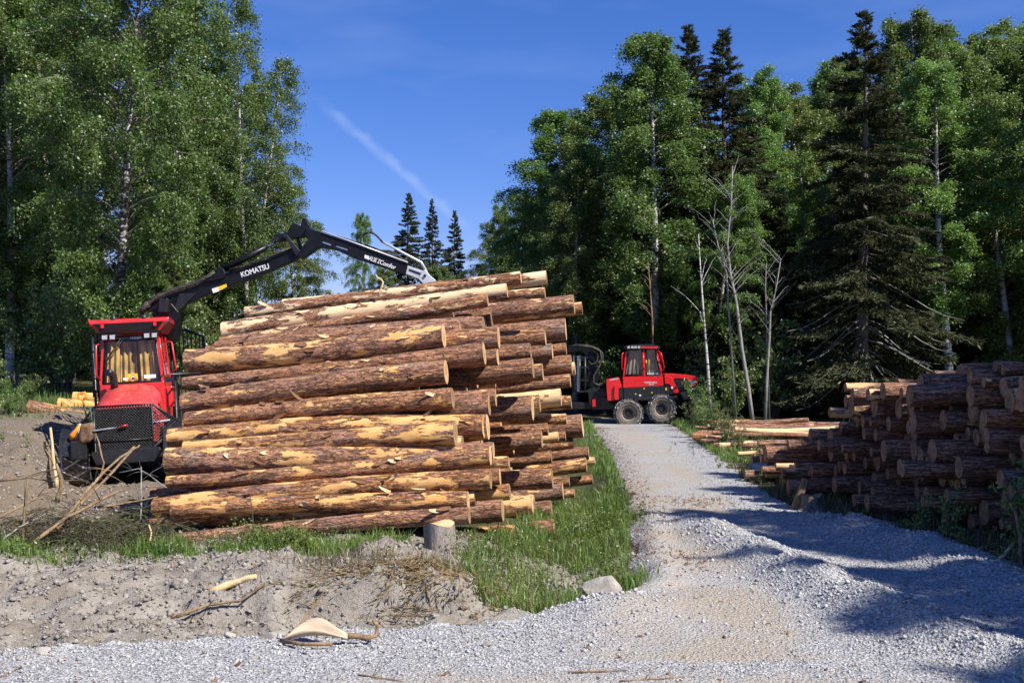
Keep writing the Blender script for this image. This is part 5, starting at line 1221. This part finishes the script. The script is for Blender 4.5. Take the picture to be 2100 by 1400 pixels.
# trees right of the frame throwing the long shade over road and pile
g_ = random.Random(12)
SH = [(13.6, 7.6, 14, 's0'), (14.6, 9.4, 15, 'b0'), (13.4, 11.0, 13, 's1'), (15.2, 12.6, 15, 'b0'), (14.0, 14.4, 13, 's0'), (16.6, 8.0, 17, 's2'), (17.5, 11.0, 17, 'b1'), (18.0, 14.0, 17, 's0'), (16.0, 16.0, 14, 'b0'), (12.4, 9.2, 11, 's0')]
for k in range(17): xx = g_.uniform(12.8, 18.5); SH.append((xx, .6+k*.46+g_.uniform(-.3, .3)-(xx-14)*.75, 12.6+(xx-13)*1.15+g_.uniform(-.8, 2.2), 'b3' if k % 3 else 's1'))
for i, (x, y, h, kd) in enumerate(SH):
    v = {'b0': BV[0], 'b1': BV[1], 'b3': BV[3], 's0': SV[0], 's1': SV[1], 's2': SV[2]}[kd]
    plant('birch_tree' if kd[0] == 'b' else 'spruce_tree', v, x, y, h, i*1.7, ('birch' if kd[0] == 'b' else 'spruce')+' standing off the right of the road whose shade crosses the gravel', 'tree', GR_S, -.1, .42 if i >= 10 else .9)
# undergrowth
g_ = random.Random(9); GU = 'leafy bushes along the wood edges'
for i in range(46):
    if i < 20: u = g_.uniform(-30, 470); y = g_.uniform(37, 46); lab = 'leafy bush under the birches behind the bare slope'
    elif i < 40:
        if i % 2: continue
        u = g_.uniform(1180, 2100); y = g_.uniform(59, 66); lab = 'leafy bush in the shade along the right wood'
    else: u = g_.uniform(560, 1100); y = g_.uniform(70, 80); lab = 'bush between the log pile and the far trees'
    x = TX(u, y); plant('bush', g_.choice(HV), x, y, g_.uniform(2.2, 4.6), g_.uniform(0, 6.28), lab, 'bush', GU)
for u, v, y, lab in ((1500, 720, 50, 'leafy rowan bush among the bare trunks by the far stack'), (1590, 640, 52, 'light green rowan behind the forked bare trunk'), (1445, 690, 55.5, 'small leafy bush in front of the far machine nose'), (1240, 700, 60, 'bush behind the far machine crane')):
    x = TX(u, y); plant('bush', HV[1], x, y, TH(v, x, y), u*.1, lab, 'bush', GU, sxy=1. if v > 500 else .6)
# bare trunks in front of the right wood
def bare_tree(px, y, r, lab, mat, twigs, seed):
    g = np.random.default_rng(seed); P = [at(u, v, y) for u, v in px]; base = Vector((P[0].x, y, gz1(P[0].x, y)-.05)); root = empty('bare_tree', base, lab, 'tree', 'thin bare trunks before the right wood')
    P[0].z = base.z; b = MB(); n = len(P); b.tube([p-base for p in P], [r*(1-.8*i/(n-1)) for i in range(n)], 7); b.build('trunk', mat, root)
    S, Sr = [], []
    for i in range(twigs):
        f = g.uniform(.35, 1)*(n-1); a = int(min(f, n-2)); s = np.array(P[a].lerp(P[a+1], f-a)-base); az = g.uniform(0, 6.28); l = g.uniform(.4, 1.9); t = np.linspace(0, 1, 6)
        S.append(s+np.stack([np.cos(az)*l*t*.7, np.sin(az)*l*t*.7, l*(.8*t-.15*t*t)], 1)+g.normal(0, .03, (6, 3))*t[:, None]); Sr.append(.35*r*(1-t)*.5+.004)
    link('branches', npmesh('branches', *tubes_np(S, Sr, 4), mat, True), root)
bare_tree([(1458, 848), (1452, 760), (1444, 660), (1437, 560), (1433, 480)], 44, .075, 'thinnest straight white bare trunk right of the far machine', M['birch_bark'], 8, 1)
bare_tree([(1545, 862), (1535, 800), (1522, 720), (1510, 620), (1498, 560), (1492, 500), (1500, 420), (1503, 340)], 45, .095, 'leaning grey bare tree with many twigs', M['greytwig'], 46, 2)
bare_tree([(1510, 640), (1490, 560), (1472, 500), (1462, 450)], 45.2, .05, 'thin bare stem branching left from the leaning grey tree', M['greytwig'], 14, 3)
bare_tree([(1568, 862), (1572, 780), (1578, 690), (1580, 640), (1592, 590), (1602, 530)], 46, .075, 'bare trunk forking at half height beside the leaning grey tree', M['greytwig'], 22, 4)
bare_tree([(1340, 720), (1338, 660), (1334, 600), (1330, 540)], 57, .07, 'dead reddish stem behind the far machine roof', M['deadwood'], 10, 6)
bare_tree([(1578, 650), (1570, 590), (1572, 540)], 46.1, .04, 'thin fork of the forked bare trunk', M['greytwig'], 6, 5)
# ------------------------------------------------------------------ loose ground cover (stuff)
def stones(name, n, xr, yr, keep, smin, smax, mat, label, seed, flat=.7, pw=2.2, sink=.25):
    g = np.random.default_rng(seed)
    x = g.uniform(*xr, n); iy = g.uniform(1/yr[1]**1.4, 1/yr[0]**1.4, n); y = iy**(-1/1.4)          # denser close by
    k = keep(x, y); ok = (g.random(n) < k) & (np.abs(x) < .50*y+1.2); x, y = x[ok], y[ok]; n = len(x); z = gz(x, y)
    s = smin+(smax-smin)*g.random(n)**pw; s *= np.clip(y/9, .9, 2.2)**.6
    base = np.array([[1, 0, 0], [0, 1, 0], [-1, 0, 0], [0, -1, 0], [0, 0, 1], [0, 0, -1]], float)
    P = base[None]*g.uniform(.55, 1.15, (n, 6, 1))+g.normal(0, .16, (n, 6, 3)); P[:, :, 2] *= flat
    a = g.uniform(0, 6.28, n); c, q = np.cos(a), np.sin(a); X = P[:, :, 0]*c[:, None]-P[:, :, 1]*q[:, None]; Y = P[:, :, 0]*q[:, None]+P[:, :, 1]*c[:, None]
    V = np.stack([X*s[:, None]*.5+x[:, None], Y*s[:, None]*.5+y[:, None], P[:, :, 2]*s[:, None]*.5+(z+s*(.5-sink)*flat*.6)[:, None]], -1).reshape(-1, 3)
    f = np.array([[0, 1, 4], [1, 2, 4], [2, 3, 4], [3, 0, 4], [1, 0, 5], [2, 1, 5], [3, 2, 5], [0, 3, 5]])
    F = (f[None]+np.arange(n)[:, None, None]*6).reshape(-1, 3)
    tag(link(name, npmesh(name, V, F, mat)), label, None, None, 'stuff'); print(name, n)
def kg(x, y):
    g, c, cl, gr = gzone(x, y); return np.clip(g-.9*c, 0, 1)
stones('gravel', 175000, (-9, 12), (6.4, 34), kg, .011, .038, M['stone'], 'grey crushed rock spread over the road', 1)
def kr(x, y): return np.clip(np.exp(-(pdist(x, y, RIDGE_A)/.5)**2)+np.exp(-(pdist(x, y, RIDGE_B)/.55)**2)+.9*np.exp(-((x-.95)/.7)**2-((y-11.0)/.7)**2)+.35*np.exp(-((y-9.6-.12*x)/.5)**2)*(x < 1), 0, 1)*(gzone(x, y)[0])
stones('coarse_gravel', 42000, (-6, 11), (6.4, 19), kr, .022, .066, M['stone'], 'coarse crushed rock heaped in windrows along the road', 2, .75, 2.0)
def kc(x, y): return gzone(x, y)[2]*(fbm(x*1.1, y*1.1, 60) > .36)
stones('clay_clods', 70000, (-13, 2.5), (8.6, 30), kc, .014, .07, M['claystone'], 'crumbled pale clay clods on the dug up bank', 3, .7, 3.5)
def kc2(x, y): return gzone(x, y)[2]*np.clip((fbm(x*1.3, y*1.3, 64)-.42)*6, 0, 1)*(y < 16)
stones('clay_lumps', 3400, (-13, 2.5), (8.8, 22), kc2, .04, .12, M['claystone'], 'larger rough lumps of dug clay on the bank', 4, .75, 2.5, .4)
def blades(name, pts, hmin, hmax, w, mat, label, seed, spread=.03, bend=.5):
    g = np.random.default_rng(seed); n = len(pts); x, y = pts[:, 0], pts[:, 1]; z = gz(x, y)-.01
    h = g.uniform(hmin, hmax, n)*g.uniform(.5, 1, n)*(.45+1.15*fbm(x*1.7, y*1.7, 97)); a = g.uniform(0, 6.28, n); b = g.uniform(.05, bend, n)*h; wa = g.uniform(0, 6.28, n); wx, wy = np.cos(wa)*w/2, np.sin(wa)*w/2
    B = np.stack([x, y, z], 1); o = np.stack([np.cos(a)*b, np.sin(a)*b, np.zeros(n)], 1); wv = np.stack([wx, wy, 0*wx], 1)
    up = np.zeros((n, 3)); up[:, 2] = h
    V = np.stack([B-wv, B+wv, B+o*.3+up*.55+wv*.8, B+o*.3+up*.55-wv*.8, B+o+up*(.95-.25*(b/h)[:, None])], 1).reshape(-1, 3)
    i = np.arange(n)[:, None]*5; F = np.concatenate([i+np.array([[0, 1, 2]]), i+np.array([[0, 2, 3]]), i+np.array([[3, 2, 4]])])
    tag(link(name, npmesh(name, V, F, mat)), label, None, None, 'stuff'); print(name, n)
def patch(n, cx, cy, sx, sy, g): return np.stack([g.normal(cx, sx, n), g.normal(cy, sy, n)], 1)
g = np.random.default_rng(77)
def notroad(p): return p[(p[:, 0] < road_l(p[:, 1])+.15*g.normal(size=len(p))) | (p[:, 0] > road_r(p[:, 1])+.12*g.normal(size=len(p)))]
ditch = np.stack([g.uniform(0, 1, 12500), g.uniform(11.0, 21, 12500)], 1); dx = np.interp(ditch[:, 1], [11, 13, 16, 21], [-.35, -.9, -.3, .9]); ditch[:, 0] = dx+(road_l(ditch[:, 1])-.05-dx)*ditch[:, 0]
ditch = ditch[(fbm(ditch[:, 0]*1.6, ditch[:, 1]*1.6, 90) > .36)]
strip = np.stack([g.uniform(-5.0, -1.35, 9000), 0*g.uniform(0, 1, 9000)], 1); strip[:, 1] = 14.3+.12*strip[:, 0]*0+g.normal(0, .22, 9000); strip = strip[fbm(strip[:, 0]*2.2, strip[:, 1]*2.2, 91) > .47]
tuft = np.concatenate([patch(1500, -2.05, 13.75, .22, .22, g), patch(900, -3.4, 13.9, .25, .2, g), patch(800, -4.4, 13.9, .3, .2, g), patch(900, -6.3, 13.3, .5, .2, g), patch(1400, 1.45, 17.5, .3, .5, g), patch(700, 1.25, 12.6, .15, .3, g)])
blades('grass', np.concatenate([notroad(ditch), strip, tuft]), .10, .34, .012, M['grass'], 'fresh green grass in the ditch and along the foot of the log pile', 5)
farv = np.concatenate([np.stack([road_l(yy)-np.abs(g.normal(0, .5, len(yy))), yy], 1) for yy in [g.uniform(20, 56, 5000)]]+[np.stack([road_r(yy)+np.abs(g.normal(.25, .75, len(yy))), yy], 1) for yy in [g.uniform(18.5, 56, 11000)]]+[np.stack([g.uniform(-20, -12.5, 3500), g.uniform(29, 40, 3500)], 1)])
blades('verge_grass', farv[fbm(farv[:, 0]*1.1, farv[:, 1]*1.1, 95) > .42], .10, .38, .02, M['grass'], 'patchy green verge along the far road and slope', 6)
dry = np.concatenate([ditch[:3200], farv[::5], patch(1500, -1.2, 12.2, .7, .35, g), patch(1500, 6.2, 13.5, .6, 2.0, g), patch(1400, 5.4, 20, .5, 1.6, g)]); blades('dry_grass', notroad(dry), .08, .30, .010, M['drygrass'], 'withered straw among the green grass', 7, bend=1.1)
# broad leaved weeds
def weeds(name, pts, hs, ls, mat, label, seed, per=26):
    g = np.random.default_rng(seed); P = []
    for (x, y), h in zip(pts, hs):
        n = per; t = g.uniform(.1, 1, n); P.append(np.stack([x+g.normal(0, .09, n)*t*h/.3, y+g.normal(0, .09, n)*t*h/.3, gz1(x, y)+t*h], 1))
    P = np.concatenate(P); V, F = leaf_quads(P, ls, g, flat=1.0); tag(link(name, npmesh(name, V, F, mat)), label, None, None, 'stuff')
wp = np.concatenate([notroad(ditch)[:60], strip[:40], patch(40, -6.2, 13.4, .5, .2, g), patch(30, 6.3, 14.2, .5, 1.2, g), patch(110, 5.7, 24, .5, 5, g), patch(50, -13, 31, 2, 1.5, g), patch(26, -10.6, 21, .8, 1.2, g)])
weeds('weeds', wp, g.uniform(.10, .28, len(wp)), .035, M['grass'], 'low leafy weeds scattered in the grass', 8)
# ferny horsetails at the foot of the pile
fp = np.concatenate([patch(50, -2.9, 14.1, .6, .18, g), patch(45, .2, 14.2, .6, .8, g), patch(40, 1.4, 17.2, .3, .5, g)])
weeds('ferns', fp, g.uniform(.18, .4, len(fp)), .032, M['grass'], 'feathery green ferns at the foot of the pile', 9, 60)
# bark chips
def chips(name, pts, smin, smax, label, seed):
    g = np.random.default_rng(seed); n = len(pts); z = gz(pts[:, 0], pts[:, 1])+.012; C = np.concatenate([pts, z[:, None]], 1); d = g.normal(size=(n, 3)); d[:, 2] *= .25; d /= np.linalg.norm(d, axis=1, keepdims=True)
    u = g.normal(0, .25, (n, 3)); u[:, 2] = 1; s = np.cross(d, u); s /= np.linalg.norm(s, axis=1, keepdims=True); l = g.uniform(smin, smax, n)[:, None]; w = l*g.uniform(.12, .45, (n, 1)); nn = np.cross(s, d)*.003
    V = np.stack([C-d*l/2-s*w/2, C+d*l/2-s*w/3, C+d*l/2*.8+s*w/2, C-d*l/2*.9+s*w/2], 1); V = np.concatenate([V+nn[:, None], V-nn[:, None]], 1).reshape(-1, 3)
    f = np.array([[0, 1, 2, 3], [7, 6, 5, 4], [0, 4, 5, 1], [1, 5, 6, 2], [2, 6, 7, 3], [3, 7, 4, 0]]); F = (f[None]+np.arange(n)[:, None, None]*8).reshape(-1, 4)
    tag(link(name, npmesh(name, V, F, M['chips'])), label, None, None, 'stuff')
yy = g.uniform(14, 50, 1500)
cp = np.concatenate([np.stack([road_l(yy)+np.abs(g.normal(0, .28, 1500)), yy], 1), np.stack([road_r(yy)+g.normal(.2, .4, 1500), yy], 1), patch(260, 3.25, 19.3, .35, .5, g), patch(160, 4.0, 45, 1.2, 2.5, g), patch(220, -2.9, 12.4, 1.2, .7, g), patch(160, 2.0, 13.6, .35, .6, g), np.stack([g.uniform(-8, 8, 420), g.uniform(7, 13, 420)], 1), np.stack([g.uniform(-9, -5, 300), g.uniform(12, 18, 300)], 1), patch(250, 6.0, 13, .8, 2.5, g)])
chips('bark_chips', cp, .014, .06, 'reddish bark chips and wood slivers littering the ground', 10)
# ------------------------------------------------------------------ stumps, rocks
def stump(name, base, h, r0, r1, tilt, label, top='sawn', mat='oldwood', flare=.3):
    root = empty(name, base, label, 'stump'); n = 20; b = MB(); vs = []; g_ = random.Random(int(h*1000)); ph = g_.uniform(0, 6)
    P = [(0, -.25), (0, 0), (.12, .05), (.35, .3), (.7, .7), (1, 1)]; rows = []
    for t, hh in ((-.25, 0), (.0, 0), (.1, 0), (.25, 0), (.5, 0), (.8, 0), (1, 0)):
        r = r0+(r1-r0)*max(t, 0); fl = 1+flare*math.exp(-max(t, 0)*7); rows.append((t*h, r*fl, t))
    for z, r, t in rows:
        for k in range(n):
            a = 2*math.pi*k/n; rr = r*(1+.05*math.sin(3*a+ph)+.035*math.sin(7*a+ph*2)+flare*.35*math.exp(-max(t, 0)*6)*max(0, math.sin(4*a+ph)))
            vs.append((math.cos(a)*rr+tilt[0]*z, math.sin(a)*rr+tilt[1]*z, z+(.03*math.sin(2*a+ph) if t == 1 else 0)))
    b.add(vs, [(i*n+k, i*n+(k+1) % n, (i+1)*n+(k+1) % n, (i+1)*n+k) for i in range(len(rows)-1) for k in range(n)], True)
    b.build('trunk', M[mat], root)
    t = MB(); e = vs[-n:]; c = Vector((tilt[0]*h, tilt[1]*h, h+.006)); t.add([(x, y, z+.004) for x, y, z in e]+[c], [(k, (k+1) % n, n) for k in range(n)]); t.build('cut_top', M[top], root); return root
p = at(908, 1170, 14.4); stump('cut_stump', (p.x, p.y, -.29), .63, .215, .20, (-.08, .03), 'tall grey barkless stump holding up the front of the log pile', 'sawn', 'oldwood', .12)
p = at(1664, 1040, 18.2); stump('cut_stump', (p.x, p.y, gz1(p.x, p.y)-.02), .26, .19, .165, (0, .0), 'low stump with fresh orange cut top beside the gravel', 'sawn', 'spruce_bark', .5)
b = MB(); p = at(1640, 1034, 18.3); b.box((0, 0, .24), (.13, .12, .56), Matrix.Rotation(R(17), 3, 'Y') @ Matrix.Rotation(R(8), 3, 'X'), .75); o = b.build('split_post', M['deadwood'], None, .015); o.location = (p.x, p.y, gz1(p.x, p.y)); tag(o, 'leaning split block of wood against the low orange topped stump', 'wood block')
def rock(name, c, s, label, seed, cuts=16):
    import bmesh
    g_ = random.Random(seed); bm = bmesh.new(); bmesh.ops.create_icosphere(bm, subdivisions=3, radius=1)
    for i in range(cuts):
        n = Vector((g_.gauss(0, 1), g_.gauss(0, 1), g_.gauss(.2, 1))).normalized(); d = g_.uniform(.55, .85)
        for v in bm.verts:
            e = v.co.dot(n)-d
            if e > 0: v.co -= n*e
    for v in bm.verts: v.co = Vector((v.co.x*s[0], v.co.y*s[1], v.co.z*s[2]))*(1+.02*g_.uniform(-1, 1))
    me = bpy.data.meshes.new(name); bm.to_mesh(me); bm.free(); me.materials.append(M['rock']); o = link(name, me); o.location = c; return tag(o, label, 'rock')
p = at(1236, 1195, 11.75); rock('boulder', (p.x, p.y, gz1(p.x, p.y)+.13), (.26, .22, .21), 'angular light boulder half buried where grass meets the gravel heap', 3)
p = at(1560, 944, 24.0); rock('boulder', (p.x, p.y, gz1(p.x, p.y)+.1), (.34, .3, .26), 'pale lichen covered boulder in the weeds by the pulpwood stack', 5)
for i, (u, v, s) in enumerate(((474, 1292, .05), (553, 1301, .06), (575, 1296, .055), (530, 1290, .05), (697, 1297, .045), (430, 1165, .05), (90, 1335, .06), (520, 1345, .04), (1000, 1320, .04))):
    y = (CAMZ-.08)*FPX/(v-HOR); x = (u-CU)/FPX*y; rock('loose_stone', (x, y, gz1(x, y)+s*.3), (s*1.2, s, s*.8), 'loose pale stone at the edge of the clay bank', 20+i, 10)['group'] = 'loose stones below the clay bank'
# ------------------------------------------------------------------ sticks, brush heap, roots
def stick(px, r, mat, label, name='broken_stick', cat='stick', group='broken sticks of the brush heap', seed=0, ys=None, twigs=0, ground=False):
    """px: (u, v, y) points; first point is the base"""
    P = [at(*q) for q in px]; r *= .72
    if ground: P = [Vector((q.x, q.y, max(gz1(q.x, q.y), gz1(q.x, q.y+.05))+r*.8)) for i, q in enumerate(P)]
    base = P[0].copy(); g_ = random.Random(seed+int(px[0][0])); root = empty(name, base, label, cat, group) if twigs else None
    Q = []
    for a, c in zip(P[:-1], P[1:]):
        for t in (0, .33, .66): Q.append(a.lerp(c, t)+Vector((g_.gauss(0, r*.3), g_.gauss(0, r*.3), g_.gauss(0, r*.3 if not ground else r*.1))))
    Q.append(P[-1]); n = len(Q); b = MB(); b.tube([q-base for q in Q], [r*(1-.45*i/(n-1))*(1+g_.uniform(-.12, .12)) for i in range(n)], 7)
    o = b.build('stem' if twigs else name, M[mat], root)
    if not twigs: o.location = base; tag(o, label, cat, group); return o
    for k in range(twigs):
        i = g_.randrange(1, n-1); l = g_.uniform(.15, .55); d = Vector((g_.gauss(0, 1), g_.gauss(0, .7), g_.gauss(.2, .6))).normalized(); s = Q[i]-base
        b = MB(); b.tube([s, s+d*l*.5+Vector((0, 0, .02)), s+d*l], [r*.3, r*.2, r*.08], 5); b.build('twig', M['twig' if k % 2 else mat], root)
    return root
stick([(118, 1000, 15.8), (112, 955, 15.8), (104, 876, 15.8)], .045, 'palewood', 'upright splintered pale pole, taller of two by the slope', twigs=1)
stick([(104, 1000, 15.9), (100, 940, 15.9), (92, 905, 15.9)], .05, 'deadwood', 'upright splintered brown pole, shorter of two by the slope', twigs=1)
stick([(120, 1030, 15.5), (125, 985, 15.5), (116, 950, 15.5)], .05, 'deadwood', 'dark broken stub in front of the two splintered poles', twigs=2)
stick([(48, 1118, 14.0), (52, 1040, 14.0), (58, 985, 14.0)], .03, 'deadwood', 'thin upright broken stake at the left rim of the brush heap', twigs=2)
stick([(60, 1120, 13.9), (150, 1050, 14.3), (215, 985, 14.8), (270, 925, 15.2), (287, 912, 15.3)], .034, 'deadwood', 'long bent branch reaching up across the machine bumper', twigs=6)
stick([(118, 1085, 14.0), (175, 1010, 14.5), (230, 950, 15.0), (276, 915, 15.3)], .036, 'deadwood', 'thick pale torn branch with broken top in front of the grille', twigs=4)
stick([(70, 1110, 13.8), (140, 1060, 14.1), (205, 1025, 14.3), (255, 1003, 14.5)], .036, 'deadwood', 'long low branch lying across the spruce boughs', twigs=5)
stick([(205, 985, 15.2), (213, 950, 15.2), (205, 915, 15.3), (197, 888, 15.4)], .022, 'deadwood', 'thin reddish stick standing before the step box', twigs=2)
stick([(290, 1065, 14.6), (291, 1000, 14.8), (290, 957, 15.0)], .018, 'greytwig', 'thin grey dead twig with side shoots under the bumper', twigs=5)
stick([(342, 1000, 15.2), (310, 975, 15.2), (285, 960, 15.2), (245, 968, 15.2)], .014, 'greytwig', 'thin grey dead twig arching under the bumper', twigs=4)
stick([(305, 1125, 14.0), (312, 1095, 14.1), (306, 1075, 14.2)], .022, 'palewood', 'short forked root end beside the lowest log', twigs=2)
stick([(200, 1040, 14.4), (265, 1030, 14.6), (325, 1018, 14.8)], .022, 'deadwood', 'crooked stick lying from the brush heap to the logs', twigs=3)
stick([(0, 1060, 14.5), (60, 1028, 14.8), (110, 1000, 15.1)], .025, 'deadwood', 'stick leaning into the brush heap from the slope', twigs=5)
stick([(0, 985, 16), (60, 978, 16), (130, 990, 15.8)], .022, 'deadwood', 'stick lying on the slope behind the splintered poles', twigs=5)
stick([(0, 1110, 13.6), (40, 1080, 13.9), (95, 1052, 14.2)], .02, 'greytwig', 'grey twig at the left rim of the brush heap', twigs=6)
stick([(522, 1120, 14.2), (520, 1065, 14.25), (514, 1015, 14.3)], .014, 'twig', 'thin dark sapling stem standing before the lower logs', twigs=1, group=None)
stick([(776, 608, 19.0), (786, 578, 19.0), (770, 564, 19.0)], .03, 'palewood', 'pale broken branch stub sticking up from the topmost log', twigs=1, group=None)
stick([(430, 1183, 11.2), (480, 1180, 11.3), (527, 1185, 11.3)], .06, 'palewood', 'yellow split piece of wood on the clay bank', ground=True, group='wood pieces on the clay bank')
stick([(365, 1240, 10.7), (430, 1228, 10.8), (500, 1225, 10.8), (545, 1213, 10.9)], .025, 'deadwood', 'long root running over the clay bank', ground=True, group='wood pieces on the clay bank', twigs=4)
stick([(560, 1245, 10.6), (610, 1232, 10.7), (670, 1216, 10.9)], .022, 'deadwood', 'crooked root near the undercut bank', ground=True, group='wood pieces on the clay bank', twigs=5)
stick([(740, 1203, 11.2), (850, 1195, 11.4), (960, 1212, 11.2)], .03, 'deadwood', 'brown pole lying along the needle covered bank top', ground=True, group='wood pieces on the clay bank', twigs=4)
stick([(945, 1235, 10.8), (975, 1195, 11.3), (1005, 1165, 11.8)], .015, 'twig', 'thin red twig at the end of the bank', ground=True, group='wood pieces on the clay bank', twigs=3)
for i, (a, c, l) in enumerate((((735, 1378), (828, 1388), 'dark stick lying on the gravel below the bark sheet'), ((900, 1378), (925, 1368), 'thin twig on the gravel beside the dark stick'), ((1270, 1390), (1425, 1380), 'dark stick on the gravel at the road junction'), ((665, 1400), (705, 1398), 'short bark sliver on the gravel'), ((1165, 1372), (1290, 1366), 'thin dry twig lying on the compacted road'), ((0, 1385), (48, 1362), 'dry branch tip on the gravel below the clay bank'))):
    y0, y1 = [(CAMZ-.1)*FPX/(q[1]-HOR) for q in (a, c)]; stick([(a[0], a[1], y0), (c[0], c[1], y1)], .012, 'deadwood', l, ground=True, group='sticks on the gravel', seed=i, twigs=2)
# right hand verge: sticks, saplings
stick([(1700, 1020, 17.4), (1800, 1060, 16.6), (1850, 1068, 16.3)], .035, 'deadwood', 'long stick lying before the shaded pile near the low stump', ground=True, group='sticks before the shaded pile', twigs=4)
stick([(1740, 1068, 16.0), (1800, 1066, 16.0), (1840, 1070, 16.0)], .05, 'oldwood', 'short grey log piece lying where gravel meets the shaded pile', ground=True, group='sticks before the shaded pile')
stick([(2092, 1165, 12.9), (2090, 1100, 12.9), (2080, 1050, 12.9), (2070, 1030, 12.9)], .035, 'deadwood', 'upright broken stem before the shaded pile', group='sticks before the shaded pile', twigs=4)
stick([(2030, 1162, 13.0), (2070, 1120, 13.1), (2100, 1095, 13.1)], .035, 'palewood', 'pale split stick leaning before the shaded pile', group='sticks before the shaded pile')
HS = shrub_variant(47, 2.2, 5, 420, .11, 'birch_leaf', .8)
for u, v, y, h in ((1950, 1120, 13.9, .9), (2095, 1120, 13.0, 1.5), (1890, 1090, 14.6, .8)):
    x = TX(u, y); plant('sapling', HS, x, y, h, u*.3, {.9: 'leafy knee high sapling in the middle of those before the shaded pile', 1.3: 'leafy waist high sapling beside the upright broken stem before the shaded pile', 1.5: 'tallest leafy sapling behind the upright broken stem before the shaded pile', .8: 'lowest leafy sapling before the shaded pile, nearest the low stump'}[h], 'sapling', 'saplings before the shaded pile', sxy=.8)
for i, (u, y, h) in enumerate(((1460, 36, 1.5), (1520, 30, .8), (1490, 33, 1.2), (1560, 26, .8), (1600, 22.5, .6), (1440, 40, 1.6), (1420, 46, 1.5), (1445, 50, 2.4))):
    x = TX(u, y); plant('sapling', HV[i % 2], x, y, h, i*2.1, 'scrubby sapling on the verge between road and pulpwood', 'sapling', 'saplings on the road verge', sxy=.9)
for i, (u, y, h) in enumerate(((20, 30.5, 1.1), (-10, 31.5, 1.5), (60, 33, 1.0), (40, 30.0, .7), (-40, 33, 1.8))):
    x = TX(u, y); plant('sapling', HV[1], x, y, h, i*2.7, 'green bush at the end of the slope logs', 'bush', 'bushes on the slope', sxy=1.1)
# spruce boughs: heap at the left of the pile and dry ones on the bank
def boughs(name, c, ext, n, mat, label, seed, hang=0):
    g = np.random.default_rng(seed); B, Br, Ps, Ds = [], [], [], []
    for i in range(n):
        x = c[0]+g.normal(0, ext[0]); y = c[1]+g.normal(0, ext[1]); z = gz1(x, y)+abs(g.normal(0, ext[2])); az = g.uniform(0, 6.28); L = g.uniform(.35, .85); s = np.linspace(0, 1, 5)
        p = np.stack([x+np.cos(az)*L*s, y+np.sin(az)*L*s, z+.10*np.sin(s*3)-.12*s*s-hang*s], 1); p[:, 2] = np.maximum(p[:, 2], gz(p[:, 0], p[:, 1])+.01)
        B.append(p); Br.append(.0045*(1-s)+.0012); q = int(60*L); w = g.uniform(.1, 1, q); P = np.stack([np.interp(w, s, p[:, k]) for k in range(3)], 1)
        sd = g.choice([-1, 1], q)*(1-w*.7)*g.uniform(0, .2, q); P += np.stack([-np.sin(az)*sd, np.cos(az)*sd, -abs(sd)*.3], 1); Ps.append(P); Ds.append(np.stack([np.cos(az)-np.sin(az)*sd*5, np.sin(az)+np.cos(az)*sd*5, g.normal(-.25, .4, q)], 1))
    P = np.concatenate(Ps); d = np.concatenate(Ds); d /= np.linalg.norm(d, axis=1, keepdims=True); a = np.cross(d, g.normal(size=d.shape)); a /= np.linalg.norm(a, axis=1, keepdims=True); l = g.uniform(.035, .085, (len(P), 1))
    V = np.stack([P, P+d*l*.5+a*l*.10, P+d*l, P+d*l*.5-a*l*.10], 1).reshape(-1, 3); r = link(name, npmesh(name, V, np.arange(len(V)).reshape(-1, 4), mat)); tag(r, label, None, None, 'stuff')
    link('twigs', npmesh('twigs', *tubes_np(B, Br, 4), M['deadwood' if 'dry' in name else 'twig'], True), r)
boughs('spruce_boughs', (-5.5, 14.5), (.6, .38, .2), 260, M['bough_needle'], 'heap of cut green spruce boughs left of the log pile', 1)
boughs('spruce_brush', (-7.0, 15.0), (.7, .6, .12), 90, M['dry_needle'], 'brown brushwood spread over the slope left of the boughs', 2)
boughs('dry_boughs', (-.95, 11.25), (.42, .25, .04), 75, M['dry_needle'], 'brown dry spruce twigs hanging over the undercut bank', 3, .12)
boughs('pile_brush', (7.0, 13.2), (.6, 1.6, .08), 50, M['dry_needle'], 'dark litter of twigs before the shaded pile', 4)
# torn sheet of bark on the gravel
def bark_sheet():
    y = 9.6; c = at(680, 1318, y); root = empty('bark_sheet', (c.x, y-.1, gz1(c.x, y-.1)+.02), 'torn sheet of birch bark, pale inside, with a twig tail on the gravel', 'bark')
    b = MB(); vs = []; n = 13; w = [.01, .05, .08, .10, .115, .12, .12, .11, .09, .06, .04, .03, .02]
    for i in range(n):
        t = i/(n-1)
        for j in range(7): q = (j-3)/3; vs.append((-.40+.56*t, q*w[i]*.85+.03*math.sin(t*4), .015+.10*math.sin(t*2.6)*(.4+.6*max(0, q))+.07*q*q*(w[i]/.12)))
    b.add(vs, [(i*7+j, i*7+j+1, i*7+j+8, i*7+j+7) for i in range(n-1) for j in range(6)], True); o = b.build('sheet', M['palebark'], root); o.modifiers.new('t', 'SOLIDIFY').thickness = .012
    b = MB(); b.tube([(-.42, .0, .02), (-.2, -.16, .03), (.05, -.15, .03)], .018, 6); b.build('rim', M['deadwood'], root)
    b = MB(); b.tube([(.10, .02, .05), (.22, .03, .05), (.34, .01, .04), (.40, .05, .05), (.41, .08, .12), (.36, .1, .17)], [.03, .026, .024, .02, .016, .01], 7); b.build('tail', M['deadwood'], root)
M['palebark'] = mat_simple('inner_bark', (.55, .42, .29), .8, 0, .12, 6); bark_sheet()
